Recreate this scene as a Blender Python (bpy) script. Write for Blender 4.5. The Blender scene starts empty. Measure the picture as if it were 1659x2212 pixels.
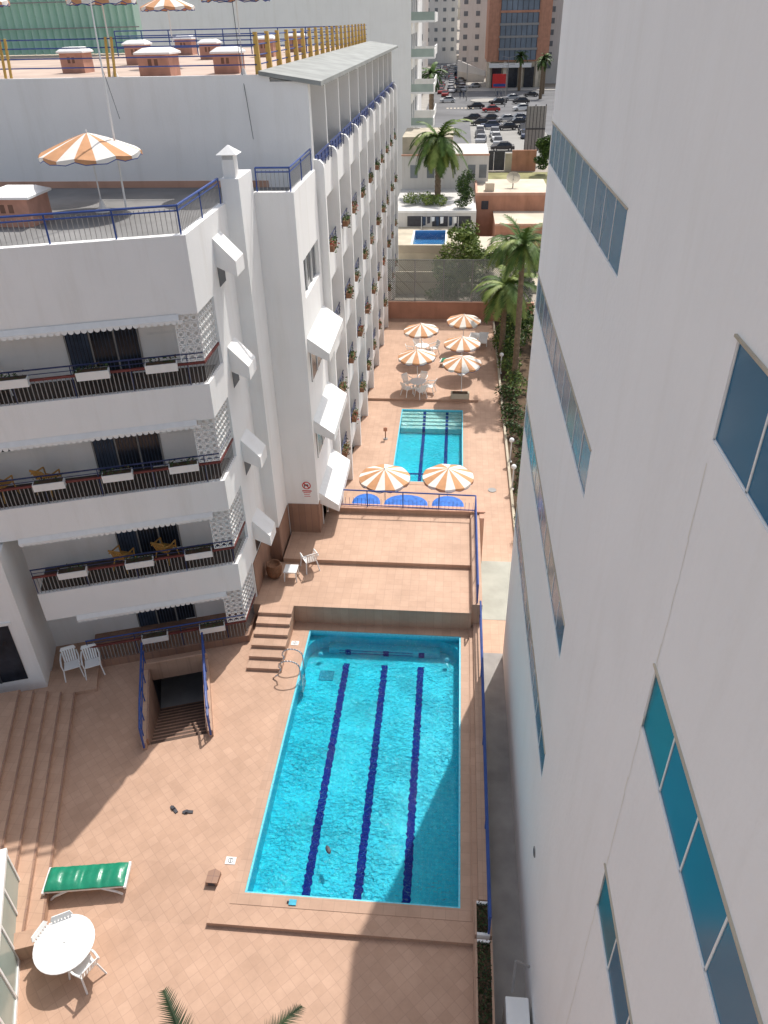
import bpy, math, random
from mathutils import Vector, Matrix, geometry
random.seed(7)
S=bpy.context.scene
COL=S.collection
# ---------------------------------------------------------------- materials
def newmat(name):
    m=bpy.data.materials.new(name); m.use_nodes=True
    nt=m.node_tree; b=nt.nodes['Principled BSDF']
    return m,nt,b
def N(nt,t,**k):
    n=nt.nodes.new(t)
    for a,v in k.items(): setattr(n,a,v)
    return n
def rgb(c,f=1.0): return (min(c[0]*f,1),min(c[1]*f,1),min(c[2]*f,1),1)
def pmat(name,col,rough=.6,var=.08,scale=2.0,bump=0.0,bscale=30,spec=.3,metal=0,streak=0,col2=None):
    m,nt,b=newmat(name)
    tc=N(nt,'ShaderNodeTexCoord'); L=nt.links.new
    no=N(nt,'ShaderNodeTexNoise'); no.inputs['Scale'].default_value=scale; no.inputs['Detail'].default_value=6
    L(tc.outputs['Object'],no.inputs['Vector'])
    cr=N(nt,'ShaderNodeValToRGB'); cr.color_ramp.elements[0].position=.3; cr.color_ramp.elements[1].position=.7
    cr.color_ramp.elements[0].color=rgb(col,1-var); cr.color_ramp.elements[1].color=rgb(col2,1) if col2 else rgb(col,1+var)
    L(no.outputs['Fac'],cr.inputs['Fac']); out=cr.outputs['Color']
    if streak:
        mp=N(nt,'ShaderNodeMapping'); mp.inputs['Scale'].default_value=(1.6,1.6,.16)
        n2=N(nt,'ShaderNodeTexNoise'); n2.inputs['Scale'].default_value=1.3; n2.inputs['Detail'].default_value=10; n2.inputs['Roughness'].default_value=.65
        L(tc.outputs['Object'],mp.inputs['Vector']); L(mp.outputs['Vector'],n2.inputs['Vector'])
        c2=N(nt,'ShaderNodeValToRGB'); c2.color_ramp.elements[0].position=.30; c2.color_ramp.elements[1].position=.50
        c2.color_ramp.elements[0].color=(1-streak,1-streak*1.1,1-streak*1.35,1); c2.color_ramp.elements[1].color=(1,1,1,1)
        L(n2.outputs['Fac'],c2.inputs['Fac'])
        mx=N(nt,'ShaderNodeMix',data_type='RGBA',blend_type='MULTIPLY'); mx.inputs['Factor'].default_value=1
        L(out,mx.inputs[6]); L(c2.outputs['Color'],mx.inputs[7]); out=mx.outputs[2]
    L(out,b.inputs['Base Color'])
    b.inputs['Roughness'].default_value=rough; b.inputs['Metallic'].default_value=metal
    b.inputs['Specular IOR Level'].default_value=spec
    if bump:
        n3=N(nt,'ShaderNodeTexNoise'); n3.inputs['Scale'].default_value=bscale; n3.inputs['Detail'].default_value=4
        L(tc.outputs['Object'],n3.inputs['Vector'])
        bp=N(nt,'ShaderNodeBump'); bp.inputs['Strength'].default_value=bump; bp.inputs['Distance'].default_value=.02
        L(n3.outputs['Fac'],bp.inputs['Height']); L(bp.outputs['Normal'],b.inputs['Normal'])
    return m
def tmat(name,c1,c2,mortar,size=.3,rot=0,ms=.012,rough=.6,off=0.0,spec=.3,stain=.16):
    m,nt,b=newmat(name); L=nt.links.new
    tc=N(nt,'ShaderNodeTexCoord'); mp=N(nt,'ShaderNodeMapping'); mp.inputs['Rotation'].default_value=(0,0,rot)
    br=N(nt,'ShaderNodeTexBrick'); br.offset=off; br.squash=1
    br.inputs['Scale'].default_value=1; br.inputs['Brick Width'].default_value=size; br.inputs['Row Height'].default_value=size
    br.inputs['Mortar Size'].default_value=ms; br.inputs['Mortar Smooth'].default_value=.3; br.inputs['Bias'].default_value=0
    br.inputs['Color1'].default_value=(*c1,1); br.inputs['Color2'].default_value=(*c2,1); br.inputs['Mortar'].default_value=(*mortar,1)
    L(tc.outputs['Object'],mp.inputs['Vector']); L(mp.outputs['Vector'],br.inputs['Vector'])
    no=N(nt,'ShaderNodeTexNoise'); no.inputs['Scale'].default_value=.8; no.inputs['Detail'].default_value=12; no.inputs['Roughness'].default_value=.72
    L(tc.outputs['Object'],no.inputs['Vector'])
    cr=N(nt,'ShaderNodeValToRGB'); cr.color_ramp.elements[0].position=.3; cr.color_ramp.elements[1].position=.62
    cr.color_ramp.elements[0].color=(1-stain,1-stain*1.05,1-stain*1.1,1); cr.color_ramp.elements[1].color=(1,1,1,1)
    L(no.outputs['Fac'],cr.inputs['Fac'])
    mx=N(nt,'ShaderNodeMix',data_type='RGBA',blend_type='MULTIPLY'); mx.inputs['Factor'].default_value=1
    L(br.outputs['Color'],mx.inputs[6]); L(cr.outputs['Color'],mx.inputs[7]); L(mx.outputs[2],b.inputs['Base Color'])
    b.inputs['Roughness'].default_value=rough; b.inputs['Specular IOR Level'].default_value=spec
    bp=N(nt,'ShaderNodeBump'); bp.inputs['Strength'].default_value=.15; bp.inputs['Distance'].default_value=.01; bp.invert=True
    L(br.outputs['Fac'],bp.inputs['Height']); L(bp.outputs['Normal'],b.inputs['Normal'])
    return m
def watermat(name,tint,sc=1.0):
    m,nt,b=newmat(name); L=nt.links.new; nt.nodes.remove(b); out=nt.nodes['Material Output']
    tc=N(nt,'ShaderNodeTexCoord')
    n1=N(nt,'ShaderNodeTexNoise'); n1.inputs['Scale'].default_value=3.5*sc; n1.inputs['Detail'].default_value=5; n1.inputs['Distortion'].default_value=1.0
    L(tc.outputs['Object'],n1.inputs['Vector'])
    mx0=N(nt,'ShaderNodeMix',data_type='RGBA',blend_type='ADD'); mx0.inputs['Factor'].default_value=.4
    L(tc.outputs['Object'],mx0.inputs[6]); L(n1.outputs['Color'],mx0.inputs[7])
    vo=N(nt,'ShaderNodeTexVoronoi',feature='SMOOTH_F1'); vo.inputs['Scale'].default_value=9.0*sc; vo.inputs['Smoothness'].default_value=.35
    L(mx0.outputs[2],vo.inputs['Vector'])
    cr=N(nt,'ShaderNodeValToRGB'); cr.color_ramp.elements[0].position=.25; cr.color_ramp.elements[1].position=.75
    cr.color_ramp.elements[1].color=(.80,1,1,1); cr.color_ramp.elements[0].color=(tint[0],tint[1],tint[2],1)  # cell tint paints a caustic light network into the water colour
    L(vo.outputs['Distance'],cr.inputs['Fac'])
    tr=N(nt,'ShaderNodeBsdfTransparent'); L(cr.outputs['Color'],tr.inputs['Color'])
    gl=N(nt,'ShaderNodeBsdfGlossy'); gl.inputs['Roughness'].default_value=.045
    n2=N(nt,'ShaderNodeTexNoise'); n2.inputs['Scale'].default_value=9.0*sc; n2.inputs['Detail'].default_value=3; n2.inputs['Distortion'].default_value=.7
    n4=N(nt,'ShaderNodeTexNoise'); n4.inputs['Scale'].default_value=.9*sc; n4.inputs['Detail'].default_value=2
    L(tc.outputs['Object'],n2.inputs['Vector']); L(tc.outputs['Object'],n4.inputs['Vector'])
    pw=N(nt,'ShaderNodeMath',operation='POWER'); L(n4.outputs['Fac'],pw.inputs[0]); pw.inputs[1].default_value=1.6
    ad=N(nt,'ShaderNodeMath',operation='MULTIPLY'); L(n2.outputs['Fac'],ad.inputs[0]); L(pw.outputs[0],ad.inputs[1])
    bp=N(nt,'ShaderNodeBump'); bp.inputs['Strength'].default_value=1.0; bp.inputs['Distance'].default_value=.34
    L(ad.outputs[0],bp.inputs['Height']); L(bp.outputs['Normal'],gl.inputs['Normal'])
    fr=N(nt,'ShaderNodeFresnel'); fr.inputs['IOR'].default_value=1.28; L(bp.outputs['Normal'],fr.inputs['Normal'])
    ms=N(nt,'ShaderNodeMixShader'); L(fr.outputs['Fac'],ms.inputs[0]); L(tr.outputs[0],ms.inputs[1]); L(gl.outputs[0],ms.inputs[2])
    L(ms.outputs[0],out.inputs['Surface'])
    return m
WHITE=pmat('white_stucco',(.86,.85,.83),.8,.02,.8,.25,25,streak=.06)
WHITE2=pmat('white_stucco_weathered',(.89,.88,.86),.8,.02,.5,.4,9,streak=.035)
WPL=pmat('white_plastic',(.82,.82,.80),.4,.03,4)
WMET=pmat('white_metal',(.80,.80,.78),.45,.04,6)
BLUE=pmat('blue_paint',(.035,.075,.26),.45,.15,5)
BLUED=pmat('dark_blue_paint',(.03,.04,.11),.5,.15,5)
REDP=pmat('dull_red_paint',(.17,.045,.04),.6,.15,4)
YEL=pmat('yellow_paint',(.60,.38,.10),.5,.15,4)
DECK=tmat('deck_tile_diagonal',(.545,.352,.25),(.50,.318,.222),(.455,.29,.207),.25,math.radians(45),.008,stain=.2)
DECK2=tmat('deck_tile',(.555,.365,.26),(.515,.333,.234),(.465,.30,.215),.30,0,.009,stain=.2)
CLAD=tmat('brown_wall_tile',(.36,.215,.15),(.31,.185,.13),(.27,.165,.13),.25,0,.012)
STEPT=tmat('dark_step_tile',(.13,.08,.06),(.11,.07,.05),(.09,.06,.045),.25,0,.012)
COPE=tmat('coping_tile',(.515,.335,.24),(.475,.305,.215),(.43,.28,.20),.30,0,.008,stain=.2)
ROOFT=pmat('roof_paving',(.50,.385,.315),.8,.16,.7,.2,10)
GRAYR=pmat('grey_roof_sheet',(.30,.31,.295),.7,.18,1.2,.2,10)
TERR=pmat('terrace_floor_painted_shade',(.22,.215,.21),.85,.2,.6,.2,10)  # dark grey puts the upper wall's shadow into the floor colour
LANE=pmat('grey_concrete',(.34,.325,.31),.85,.2,1.2,.3,12)
LANE2=pmat('grey_green_concrete',(.38,.38,.33),.85,.14,1.2,.2,12)
ASPH=pmat('asphalt',(.16,.16,.165),.9,.2,.12,.1,5)
PAVE=pmat('pavement_stone',(.36,.34,.31),.85,.15,.3)
GRND=pmat('ground_earth',(.34,.30,.25),.95,.2,.08)
DRYG=pmat('dry_grass',(.26,.25,.12),.95,.35,.5)
SOIL=pmat('garden_soil',(.10,.065,.04),.95,.3,2)
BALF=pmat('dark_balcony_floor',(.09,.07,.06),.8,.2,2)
ORNG=pmat('terracotta_paint',(.50,.25,.165),.8,.12,1.0,streak=.16)
ORNG2=pmat('salmon_paint',(.56,.33,.24),.8,.12,1.0,streak=.12)
CREAM=pmat('cream_roof',(.62,.54,.43),.85,.16,.5)
BEIGE=pmat('beige_stone',(.50,.44,.34),.85,.18,.8)
FARW=pmat('hazed_white_paint',(.66,.64,.61),.85,.07,.1,streak=.1)  # pale tone puts distance haze into the paint colour
FARG=pmat('hazed_window',(.17,.19,.21),.3,.4,.3,spec=.4)  # greyed and lightened, distance haze is part of the glass colour
DGLASS=pmat('dark_door_glass',(.02,.025,.035),.15,.4,2,spec=.5)
CURT=pmat('curtain',(.05,.07,.11),.8,.3,3)
NAVY=pmat('lane_line_tile',(.0,.012,.20),.6,.1,4,spec=.1)
STEEL=pmat('steel',(.6,.6,.62),.25,.05,4,metal=1)
DMET=pmat('dark_metal',(.06,.06,.07),.5,.2,4)
GMET=pmat('grey_baluster',(.30,.29,.28),.5,.1,4)
FENC=pmat('grey_green_fence_wire',(.24,.25,.23),.6,.15,1)
GREENC=pmat('green_cushion',(.012,.22,.125),.3,.15,5,.5,7,spec=.5)
CHAIRY=pmat('tan_wicker',(.50,.28,.08),.7,.15,12)
WOOD=pmat('brown_wicker',(.22,.11,.06),.7,.2,12,.4,40)
BARK=pmat('palm_bark',(.19,.14,.095),.95,.3,5,.8,14)
LEAF=pmat('leaf_green',(.06,.13,.025),.6,.4,1.5,col2=(.13,.21,.045))
LEAFD=pmat('leaf_dark',(.03,.065,.02),.6,.4,1.5,col2=(.06,.11,.03))
LEAFX=pmat('leaf_very_dark',(.016,.032,.014),.6,.4,3,col2=(.035,.06,.022))
LEAFY=pmat('leaf_yellow_green',(.16,.24,.045),.6,.3,1.5,col2=(.28,.34,.09))
FLOW=pmat('flower_red',(.42,.06,.05),.6,.2,5)
BLUEF=pmat('blue_fabric',(.02,.14,.52),.6,.3,5,.5,8)
UMW=pmat('umbrella_white',(.78,.74,.68),.8,.05,4)
UMO=pmat('umbrella_orange',(.56,.29,.145),.8,.1,4)
GRNS=pmat('green_corrugated',(.52,.76,.64),.6,.04,.3)
BRICKB=pmat('box_terracotta',(.50,.27,.20),.8,.15,3)
VENTD=pmat('vent_slot',(.20,.11,.08),.8,.12,3)
SIGNR=pmat('sign_red',(.55,.03,.03),.5,.05,4)
POOLT=tmat('pool_mosaic',(.004,.62,.74),(.006,.56,.69),(.012,.50,.62),.10,0,.006,.4,stain=.10)
POOLE=pmat('pool_waterline_tile',(.14,.60,.74),.4,.2,20)
POOLS=pmat('pool_step_tile',(.66,.68,.62),.5,.1,6)
WATER=watermat('pool_water',(.52,.84,.92))
WATER2=watermat('small_pool_water',(.55,.86,.92),.7)
WG=pmat('blue_window_glass',(.010,.145,.26),.22,.08,.35,spec=.18,col2=(.012,.165,.28))
WG2=pmat('teal_window_glass',(.012,.16,.22),.22,.08,.35,spec=.18,col2=(.015,.18,.24))
WG3=pmat('deep_blue_window_glass',(.008,.125,.24),.22,.08,.35,spec=.18,col2=(.01,.15,.27))
GL=pmat('pale_glass',(.35,.42,.38),.15,.1,1)
# ---------------------------------------------------------------- mesh builder
class MB:
    def __init__(s,M=None): s.v=[];s.f=[];s.m=[];s.mats=[];s.M=M
    def mi(s,mat):
        if mat not in s.mats: s.mats.append(mat)
        return s.mats.index(mat)
    def add(s,vs,fs,mat):
        o=len(s.v); k=s.mi(mat)
        for p in vs:
            p=Vector(p)
            if s.M: p=s.M@p
            s.v.append(p)
        for f in fs: s.f.append([i+o for i in f]); s.m.append(k)
        return s
    def quad(s,pts,mat): return s.add(pts,[list(range(len(pts)))],mat)
    def box(s,x0,x1,y0,y1,z0,z1,mat):
        v=[(x0,y0,z0),(x1,y0,z0),(x1,y1,z0),(x0,y1,z0),(x0,y0,z1),(x1,y0,z1),(x1,y1,z1),(x0,y1,z1)]
        return s.add(v,[(0,3,2,1),(4,5,6,7),(0,1,5,4),(1,2,6,5),(2,3,7,6),(3,0,4,7)],mat)
    def prism(s,pts,z0,z1,mat):
        n=len(pts); v=[(p[0],p[1],z0) for p in pts]+[(p[0],p[1],z1) for p in pts]
        f=[list(range(n))[::-1],list(range(n,2*n))]+[[i,(i+1)%n,n+(i+1)%n,n+i] for i in range(n)]
        return s.add(v,f,mat)
    def ext(s,pts,vec,mat):
        n=len(pts); vec=Vector(vec); v=[Vector(p) for p in pts]+[Vector(p)+vec for p in pts]
        f=[list(range(n))[::-1],list(range(n,2*n))]+[[i,(i+1)%n,n+(i+1)%n,n+i] for i in range(n)]
        return s.add(v,f,mat)
    def cyl(s,p0,p1,r0,r1=None,n=8,mat=None,caps=True):
        r1=r0 if r1 is None else r1; p0=Vector(p0);p1=Vector(p1); d=(p1-p0).normalized()
        a=d.orthogonal().normalized(); b=d.cross(a); v=[]
        for p,r in((p0,r0),(p1,r1)):
            for i in range(n):
                t=2*math.pi*i/n; v.append(p+a*math.cos(t)*r+b*math.sin(t)*r)
        f=[[i,(i+1)%n,n+(i+1)%n,n+i] for i in range(n)]
        if caps: f+=[list(range(n))[::-1],list(range(n,2*n))]
        return s.add(v,f,mat)
    def tube(s,pts,r,mat,n=6):
        for a,b in zip(pts[:-1],pts[1:]): s.cyl(a,b,r,r,n,mat)
        return s
    def lathe(s,prof,n,mat,c=(0,0,0)):
        v=[];f=[]
        for r,z in prof:
            for i in range(n):
                t=2*math.pi*i/n; v.append((c[0]+r*math.cos(t),c[1]+r*math.sin(t),c[2]+z))
        for k in range(len(prof)-1):
            for i in range(n): f.append([k*n+i,k*n+(i+1)%n,(k+1)*n+(i+1)%n,(k+1)*n+i])
        f.append(list(range(n))[::-1]); f.append(list(range((len(prof)-1)*n,len(prof)*n)))
        return s.add(v,f,mat)
    def leaves(s,c,r,n,size,mats,shell=.55):
        for i in range(n):
            while 1:
                d=Vector((random.gauss(0,1),random.gauss(0,1),random.gauss(0,1)))
                if d.length>.01: break
            d.normalize(); k=shell+(1-shell)*random.random()
            p=Vector((c[0]+d.x*r[0]*k,c[1]+d.y*r[1]*k,c[2]+d.z*r[2]*k))
            s.leaf(p,size*random.uniform(.6,1.3),random.choice(mats))
    def leaf(s,p,sz,mat):
        a=Vector((random.gauss(0,1),random.gauss(0,1),random.gauss(0,.6))).normalized(); b=a.orthogonal().normalized()
        b=(Matrix.Rotation(random.uniform(0,6.28),3,a)@b)*.45
        s.add([p-a*sz*.5,p+b*sz*.5,p+a*sz*.5,p-b*sz*.5],[(0,1,2,3)],mat)
    def obj(s,name,parent=None,loc=None,rz=0,smooth=False,bevel=0,**kw):
        me=bpy.data.meshes.new(name); me.from_pydata([tuple(p) for p in s.v],[],s.f)
        for m in s.mats: me.materials.append(m)
        me.polygons.foreach_set('material_index',s.m)
        if smooth: me.polygons.foreach_set('use_smooth',[True]*len(me.polygons))
        me.update()
        o=bpy.data.objects.new(name,me); COL.objects.link(o)
        if loc: o.location=loc
        o.rotation_euler[2]=rz
        if parent: o.parent=parent
        if bevel:
            b=o.modifiers.new('bevel','BEVEL'); b.width=bevel; b.segments=2; b.limit_method='ANGLE'
        for k,v in kw.items(): o[k]=v
        return o
def thing(name,label,cat,loc=(0,0,0),rz=0,group=None):
    o=bpy.data.objects.new(name,None); o.empty_display_size=.3; COL.objects.link(o); o.location=loc; o.rotation_euler[2]=rz
    o['label']=label; o['category']=cat
    if group: o['group']=group
    return o
def subthing(name,parent):
    o=bpy.data.objects.new(name,None); COL.objects.link(o); o.parent=parent; return o
def clone(o,loc=None,rz=None,parent=None,scale=None,**kw):
    c=o.copy(); COL.objects.link(c)
    if loc is not None: c.location=loc
    if rz is not None: c.rotation_euler[2]=rz
    if scale: c.scale=(scale,)*3
    if parent: c.parent=parent
    for k,v in kw.items(): c[k]=v
    for ch in list(o.children): clone(ch,parent=c)
    return c
def sheet(name,outer,holes,z,mat,kind='structure',extra=None):
    polys=[[Vector((p[0],p[1],0)) for p in outer]]+[[Vector((p[0],p[1],0)) for p in h] for h in holes]
    tri=geometry.tessellate_polygon(polys); fl=[p for q in polys for p in q]
    mb=MB(); fs=[]
    for t in tri:
        a,b,c=[fl[i] for i in t]
        fs.append(tuple(t) if (b-a).cross(c-a).z>0 else tuple(reversed(t)))
    mb.add([(p.x,p.y,z) for p in fl],fs,mat)
    if extra: extra(mb)
    return mb.obj(name,kind=kind)
def R(x0,x1,y0,y1): return [(x0,y0),(x1,y0),(x1,y1),(x0,y1)]
CX,CY=-6.65,18.8; TH=math.radians(18.5); EX=(math.cos(TH),math.sin(TH)); EQ=(-math.sin(TH),math.cos(TH))
WM=Matrix.Translation((CX,CY,0))@Matrix.Rotation(TH,4,'Z')
def W(s,q): return (CX+s*EX[0]+q*EQ[0],CY+s*EX[1]+q*EQ[1])
G0=-1.2
# ---------------------------------------------------------------- ground & decks
sheet('ground',R(-3000,3000,-400,6000),[R(-31,9,-30,55.6)],G0,GRND)
well=[W(-3.3,-3.75),W(-1.62,-3.75),W(-1.62,-.8),W(-3.3,-.8)]
PX0,PX1,PY0,PY1=-4.66,.655,9.95,19.5
def dk(mb):
    mb.quad([(-5.4,9.15,-.14),(.95,9.15,-.14),(.95,9.15,0),(-5.4,9.15,0)],COPE)
    mb.quad([(-5.4,10.6,0),(-5.4,9.15,-.14),(-5.4,9.15,0)],COPE)
    mb.quad([(-30,9.15,-.14),(-5.4,9.15,-.14),(-5.4,10.6,0),(-30,10.6,0)],DECK)
sheet('pool_deck',[(-30,10.6),(-5.4,10.6),(-5.4,9.15),(.95,9.15),(.95,19.9),(-30,19.9)],[R(PX0,PX1,PY0,PY1),well],0,DECK,extra=dk)
MB().quad([(-30,-10,-.14),(.95,-10,-.14),(.95,9.15,-.14),(-30,9.15,-.14)],DECK).obj('lower_deck',kind='structure')
MB().quad([(.95,-10,-.4),(2.4,-10,-.4),(2.4,20,-1.18),(.95,20,-1.18)],LANE).obj('service_lane',kind='structure')
MB().quad([(1.3,21.8,-1.182),(3.03,21.8,-1.182),(3.03,25.5,-1.182),(1.3,25.5,-1.182)],LANE2).obj('concrete_path',kind='structure')
KX0,KX1,KY0,KY1=-2.76,.8,31.8,40.0
sheet('lower_patio',[(-5,20),(3.05,20),(3.05,55.6),(-5,55.6)],[R(KX0,KX1,KY0,KY1)],-1.19,DECK2)
MB().box(-4.9,1.7,41.1,55.4,-1.4,-1.04,DECK2).obj('upper_patio',kind='structure')
MB().quad([(3.05,20,-1.18),(9,20,-1.18),(9,55.6,-1.18),(3.05,55.6,-1.18)],SOIL).obj('garden_bed_ground',kind='structure')
mb=MB(); mb.box(-6.7,1.0,19.9,22.4,-1.3,.75,DECK2); mb.box(-6.1,1.0,22.4,25.7,-1.3,.92,DECK2)
mb.obj('raised_terrace',kind='structure')
mb=MB(); mb.box(-5.2,1.0,19.885,19.9,.66,.757,COPE); mb.box(-4.9,1.0,22.385,22.42,.85,.926,COPE)
mb.obj('terrace_edging',kind='structure')
mb=MB()
for i in range(6): mb.box(-6.42,-5.24,17.42+i*.41,19.9,i*.125+(-.3 if i==0 else 0),(i+1)*.125-.002,COPE)
mb.obj('terrace_stairs',kind='structure')
mb=MB()
mb.box(.95,1.33,-2,20.0,-1.3,.05,COPE); mb.box(1.08,1.33,10.1,20.0,.05,.2,COPE)
mb.box(1.0,1.36,20.0,25.7,-1.3,1.05,COPE); 
o=mb.obj('pool_curb_wall',label='low tiled curb wall beside the long pool',category='wall')
mb=MB(); mb.box(-4.85,1.36,25.7,25.95,-1.3,1.12,COPE); mb.box(1.36,1.55,25.3,25.95,-1.3,1.1,ORNG2); mb.box(-4.7,1.6,25.66,26.0,1.12,1.17,ORNG2)
mb.obj('terrace_end_wall',label='low tiled parapet wall at terrace end',category='wall')
# ---------------------------------------------------------------- pools
def basin(name,x0,x1,y0,y1,zt,zb,label,lines,amp=1.0):
    t=thing(name,label,'swimming pool')
    mb=MB()
    mb.quad([(x0,y0,zb),(x1,y0,zb),(x1,y1,zb),(x0,y1,zb)],POOLT)
    mb.quad([(x0,y0,zt),(x0,y0,zb),(x0,y1,zb),(x0,y1,zt)],POOLT); mb.quad([(x1,y0,zt),(x1,y1,zt),(x1,y1,zb),(x1,y0,zb)],POOLT)
    mb.quad([(x0,y1,zt),(x0,y1,zb),(x1,y1,zb),(x1,y1,zt)],POOLT); mb.quad([(x0,y0,zt),(x1,y0,zt),(x1,y0,zb),(x0,y0,zb)],POOLT)
    mb.obj('pool_basin',t)
    mb=MB(); e=.012
    mb.box(x0+e-.01,x0+.05,y0,y1,zt-.16,zt-.002,POOLE); mb.box(x1-.05,x1-e+.01,y0,y1,zt-.16,zt-.002,POOLE)
    mb.box(x0+.05,x1-.05,y1-.05,y1-.002,zt-.16,zt-.002,POOLE); mb.box(x0+.05,x1-.05,y0+.002,y0+.04,zt-.16,zt-.002,POOLE)
    mb.obj('waterline_tiles',t)
    for (lx,w,a,b) in lines:
        mb=MB(); n=150; L=[];Rr=[]
        for i in range(n+1):
            y=a+(b-a)*i/n; j=amp*(.014*math.sin(i*1.3+lx*7)+.012*math.sin(i*2.3+lx)+random.uniform(-.012,.012))
            L.append((lx-w/2+j,y,zb+.006)); j2=amp*(j*.4+.012*math.sin(i*1.7+lx*3)+random.uniform(-.014,.014)); Rr.append((lx+w/2+j2,y,zb+.006))
        for i in range(n): mb.quad([L[i],Rr[i],Rr[i+1],L[i+1]],NAVY)
        mb.obj('lane_line',t)
    return t
ZB=-.8
t=basin('swimming_pool',PX0,PX1,PY0,PY1,0,ZB,'long rectangular turquoise pool with dark blue lane lines',[(-3.28,.22,9.97,18.75),(-1.94,.22,9.97,18.75),(-.69,.22,9.97,18.75)])
mb=MB()
for sx,cx in((-1,PX0),(1,PX1)):
    c=(cx-sx*.75,PY1-.75); pts=[(cx,PY1)]
    for i in range(9):
        a=math.pi/2*i/8; pts.append((c[0]+sx*.75*math.cos(a),c[1]+.75*math.sin(a)))
    if sx<0: pts=pts[::-1]
    mb.prism(pts,ZB,-.28,POOLT)
mb.box(PX0+.7,PX1-.7,PY1-.30,PY1,ZB,-.55,POOLT)
mb.obj('pool_ledge',t)
mb=MB(); mb.box(-3.6,-1.0,PY1-.31,PY1-.30,-.74,-.72,NAVY); mb.box(-3.6,-1.0,PY1-.31,PY1-.30,-.62,-.60,NAVY)
for x in(-3.28,-1.94,-.69): mb.box(x-.1,x+.1,PY1-.312,PY1-.30,ZB,-.56,NAVY)
mb.obj('pool_end_marking',t)
MB().box(-4.15,-3.65,17.9,18.35,ZB,ZB+.02,pmat('drain_grate',(.005,.27,.38),.6,.3,14)).obj('drain_grate',t)
mb=MB()
for x in(-4.2,.2): mb.cyl((x,PY1-.62,-.5),(x,PY1-.70,-.5),.08,.08,14,POOLE)
mb.obj('pool_light',t)
MB().quad([(PX0,PY0,-.10),(PX1,PY0,-.10),(PX1,PY1,-.10),(PX0,PY1,-.10)],WATER).obj('water',kind='structure')
t2=basin('childrens_pool',KX0,KX1,KY0,KY1,-1.18,-1.85,'small rectangular turquoise pool with steps and dark lines',[(-1.4,.18,31.9,38.2),(-.1,.18,31.9,38.2)])
mb=MB()
for i in range(5):
    y=40-.35*(i+1); mb.box(KX0+.05,KX1-.05,y,y+.35,-1.85,-1.30-.06*i,POOLS)
mb.obj('pool_steps',t2)
mb=MB()
for x in(-1.4,-.1):
    for i in range(5): mb.box(x-.08,x+.08,40-.35*(i+1)-.004,40-.35*i-.1,-1.85,-1.295-.06*i,NAVY)
mb.obj('step_line',t2)
MB().box(KX0+.05,KX1-.05,33.6,33.75,-1.845,-1.838,NAVY).obj('cross_line',t2)
MB().quad([(KX0,KY0,-1.28),(KX1,KY0,-1.28),(KX1,KY1,-1.28),(KX0,KY1,-1.28)],WATER2).obj('small_pool_water',kind='structure')
mb=MB()
for (x0,x1,y0,y1,z) in((PX0,PX1,PY0,PY1,.0),(KX0,KX1,KY0,KY1,-1.19)):
    w=.3
    mb.box(x0-w,x0,y0-w,y1+w,z-.05,z+.012,COPE); mb.box(x1,x1+.27,y0-w,y1+w,z-.05,z+.012,COPE)
    mb.box(x0,x1,y0-w,y0,z-.05,z+.012,COPE); mb.box(x0,x1,y1,y1+w,z-.05,z+.012,COPE)
mb.obj('pool_coping',kind='structure')
t=thing('pool_ladder','chrome pool ladder with curved handrails at pool edge','pool ladder',(-4.66,17.1,0))
for dy in(0,.55):
    mb=MB(); pts=[]
    for i in range(11):
        a=math.pi*i/10; pts.append((-.22+.34*math.cos(a),dy,.55+.28*math.sin(a)))
    pts=[(.12,dy,-.75),(.12,dy,.5)]+pts+[(-.5,dy,.45),(-.62,dy,.2),(-.8,dy,.02)]
    mb.tube(pts,.024,STEEL); mb.obj('handrail',t,smooth=True)
for z in(-.3,-.6): MB().box(.06,.16,0,.55,z,z+.03,STEEL).obj('rung',t)
# ---------------------------------------------------------------- stairwell
t=thing('basement_stairwell','open tiled stairwell descending under the building with low side walls','stairwell')
mb=MB(WM); mb.box(-3.36,-3.3,-3.75,-.8,-2.6,.28,CLAD); mb.box(-1.62,-1.56,-3.75,-.8,-2.6,.28,CLAD)
mb.box(-3.5,-1.42,-.8,-.74,-.25,.5,COPE); mb.box(-3.5,-3.36,-3.9,-.8,0,.28,COPE); mb.box(-1.56,-1.42,-3.9,-.8,0,.28,COPE)
mb.quad([(-3.3,-.8,-1.7),(-1.62,-.8,-1.7),(-1.62,2,-1.7),(-3.3,2,-1.7)],LANE); mb.quad([(-3.3,.9,-2.6),(-1.62,.9,-2.6),(-1.62,.9,0),(-3.3,.9,0)],DMET)  # dark end and side quads paint the shade of the void below the building
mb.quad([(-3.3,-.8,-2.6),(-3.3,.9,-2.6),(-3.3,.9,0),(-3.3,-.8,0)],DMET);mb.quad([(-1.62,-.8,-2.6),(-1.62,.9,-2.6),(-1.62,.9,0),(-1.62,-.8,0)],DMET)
mb.obj('side_wall',t)
mb=MB(WM)
for i in range(11):
    q=-3.75+i*.27; z=-.15*(i+1)+.02
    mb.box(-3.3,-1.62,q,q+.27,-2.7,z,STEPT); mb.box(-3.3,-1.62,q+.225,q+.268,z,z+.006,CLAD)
mb.obj('stair_flight',t)
for s in(-3.43,-1.49):
    mb=MB(WM)
    mb.tube([(s,-.35,1.05),(s,-3.0,1.0),(s,-3.85,.85),(s,-3.95,.15)],.035,BLUE)
    mb.tube([(s,-.35,.7),(s,-3.0,.65),(s,-3.85,.5)],.02,BLUE)
    for q in(-.6,-1.4,-2.2,-3.0,-3.6): mb.cyl((s,q,.28),(s,q,1.0),.02,.02,6,BLUE)
    mb.obj('handrail',t)
mb=MB(WM)
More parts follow.
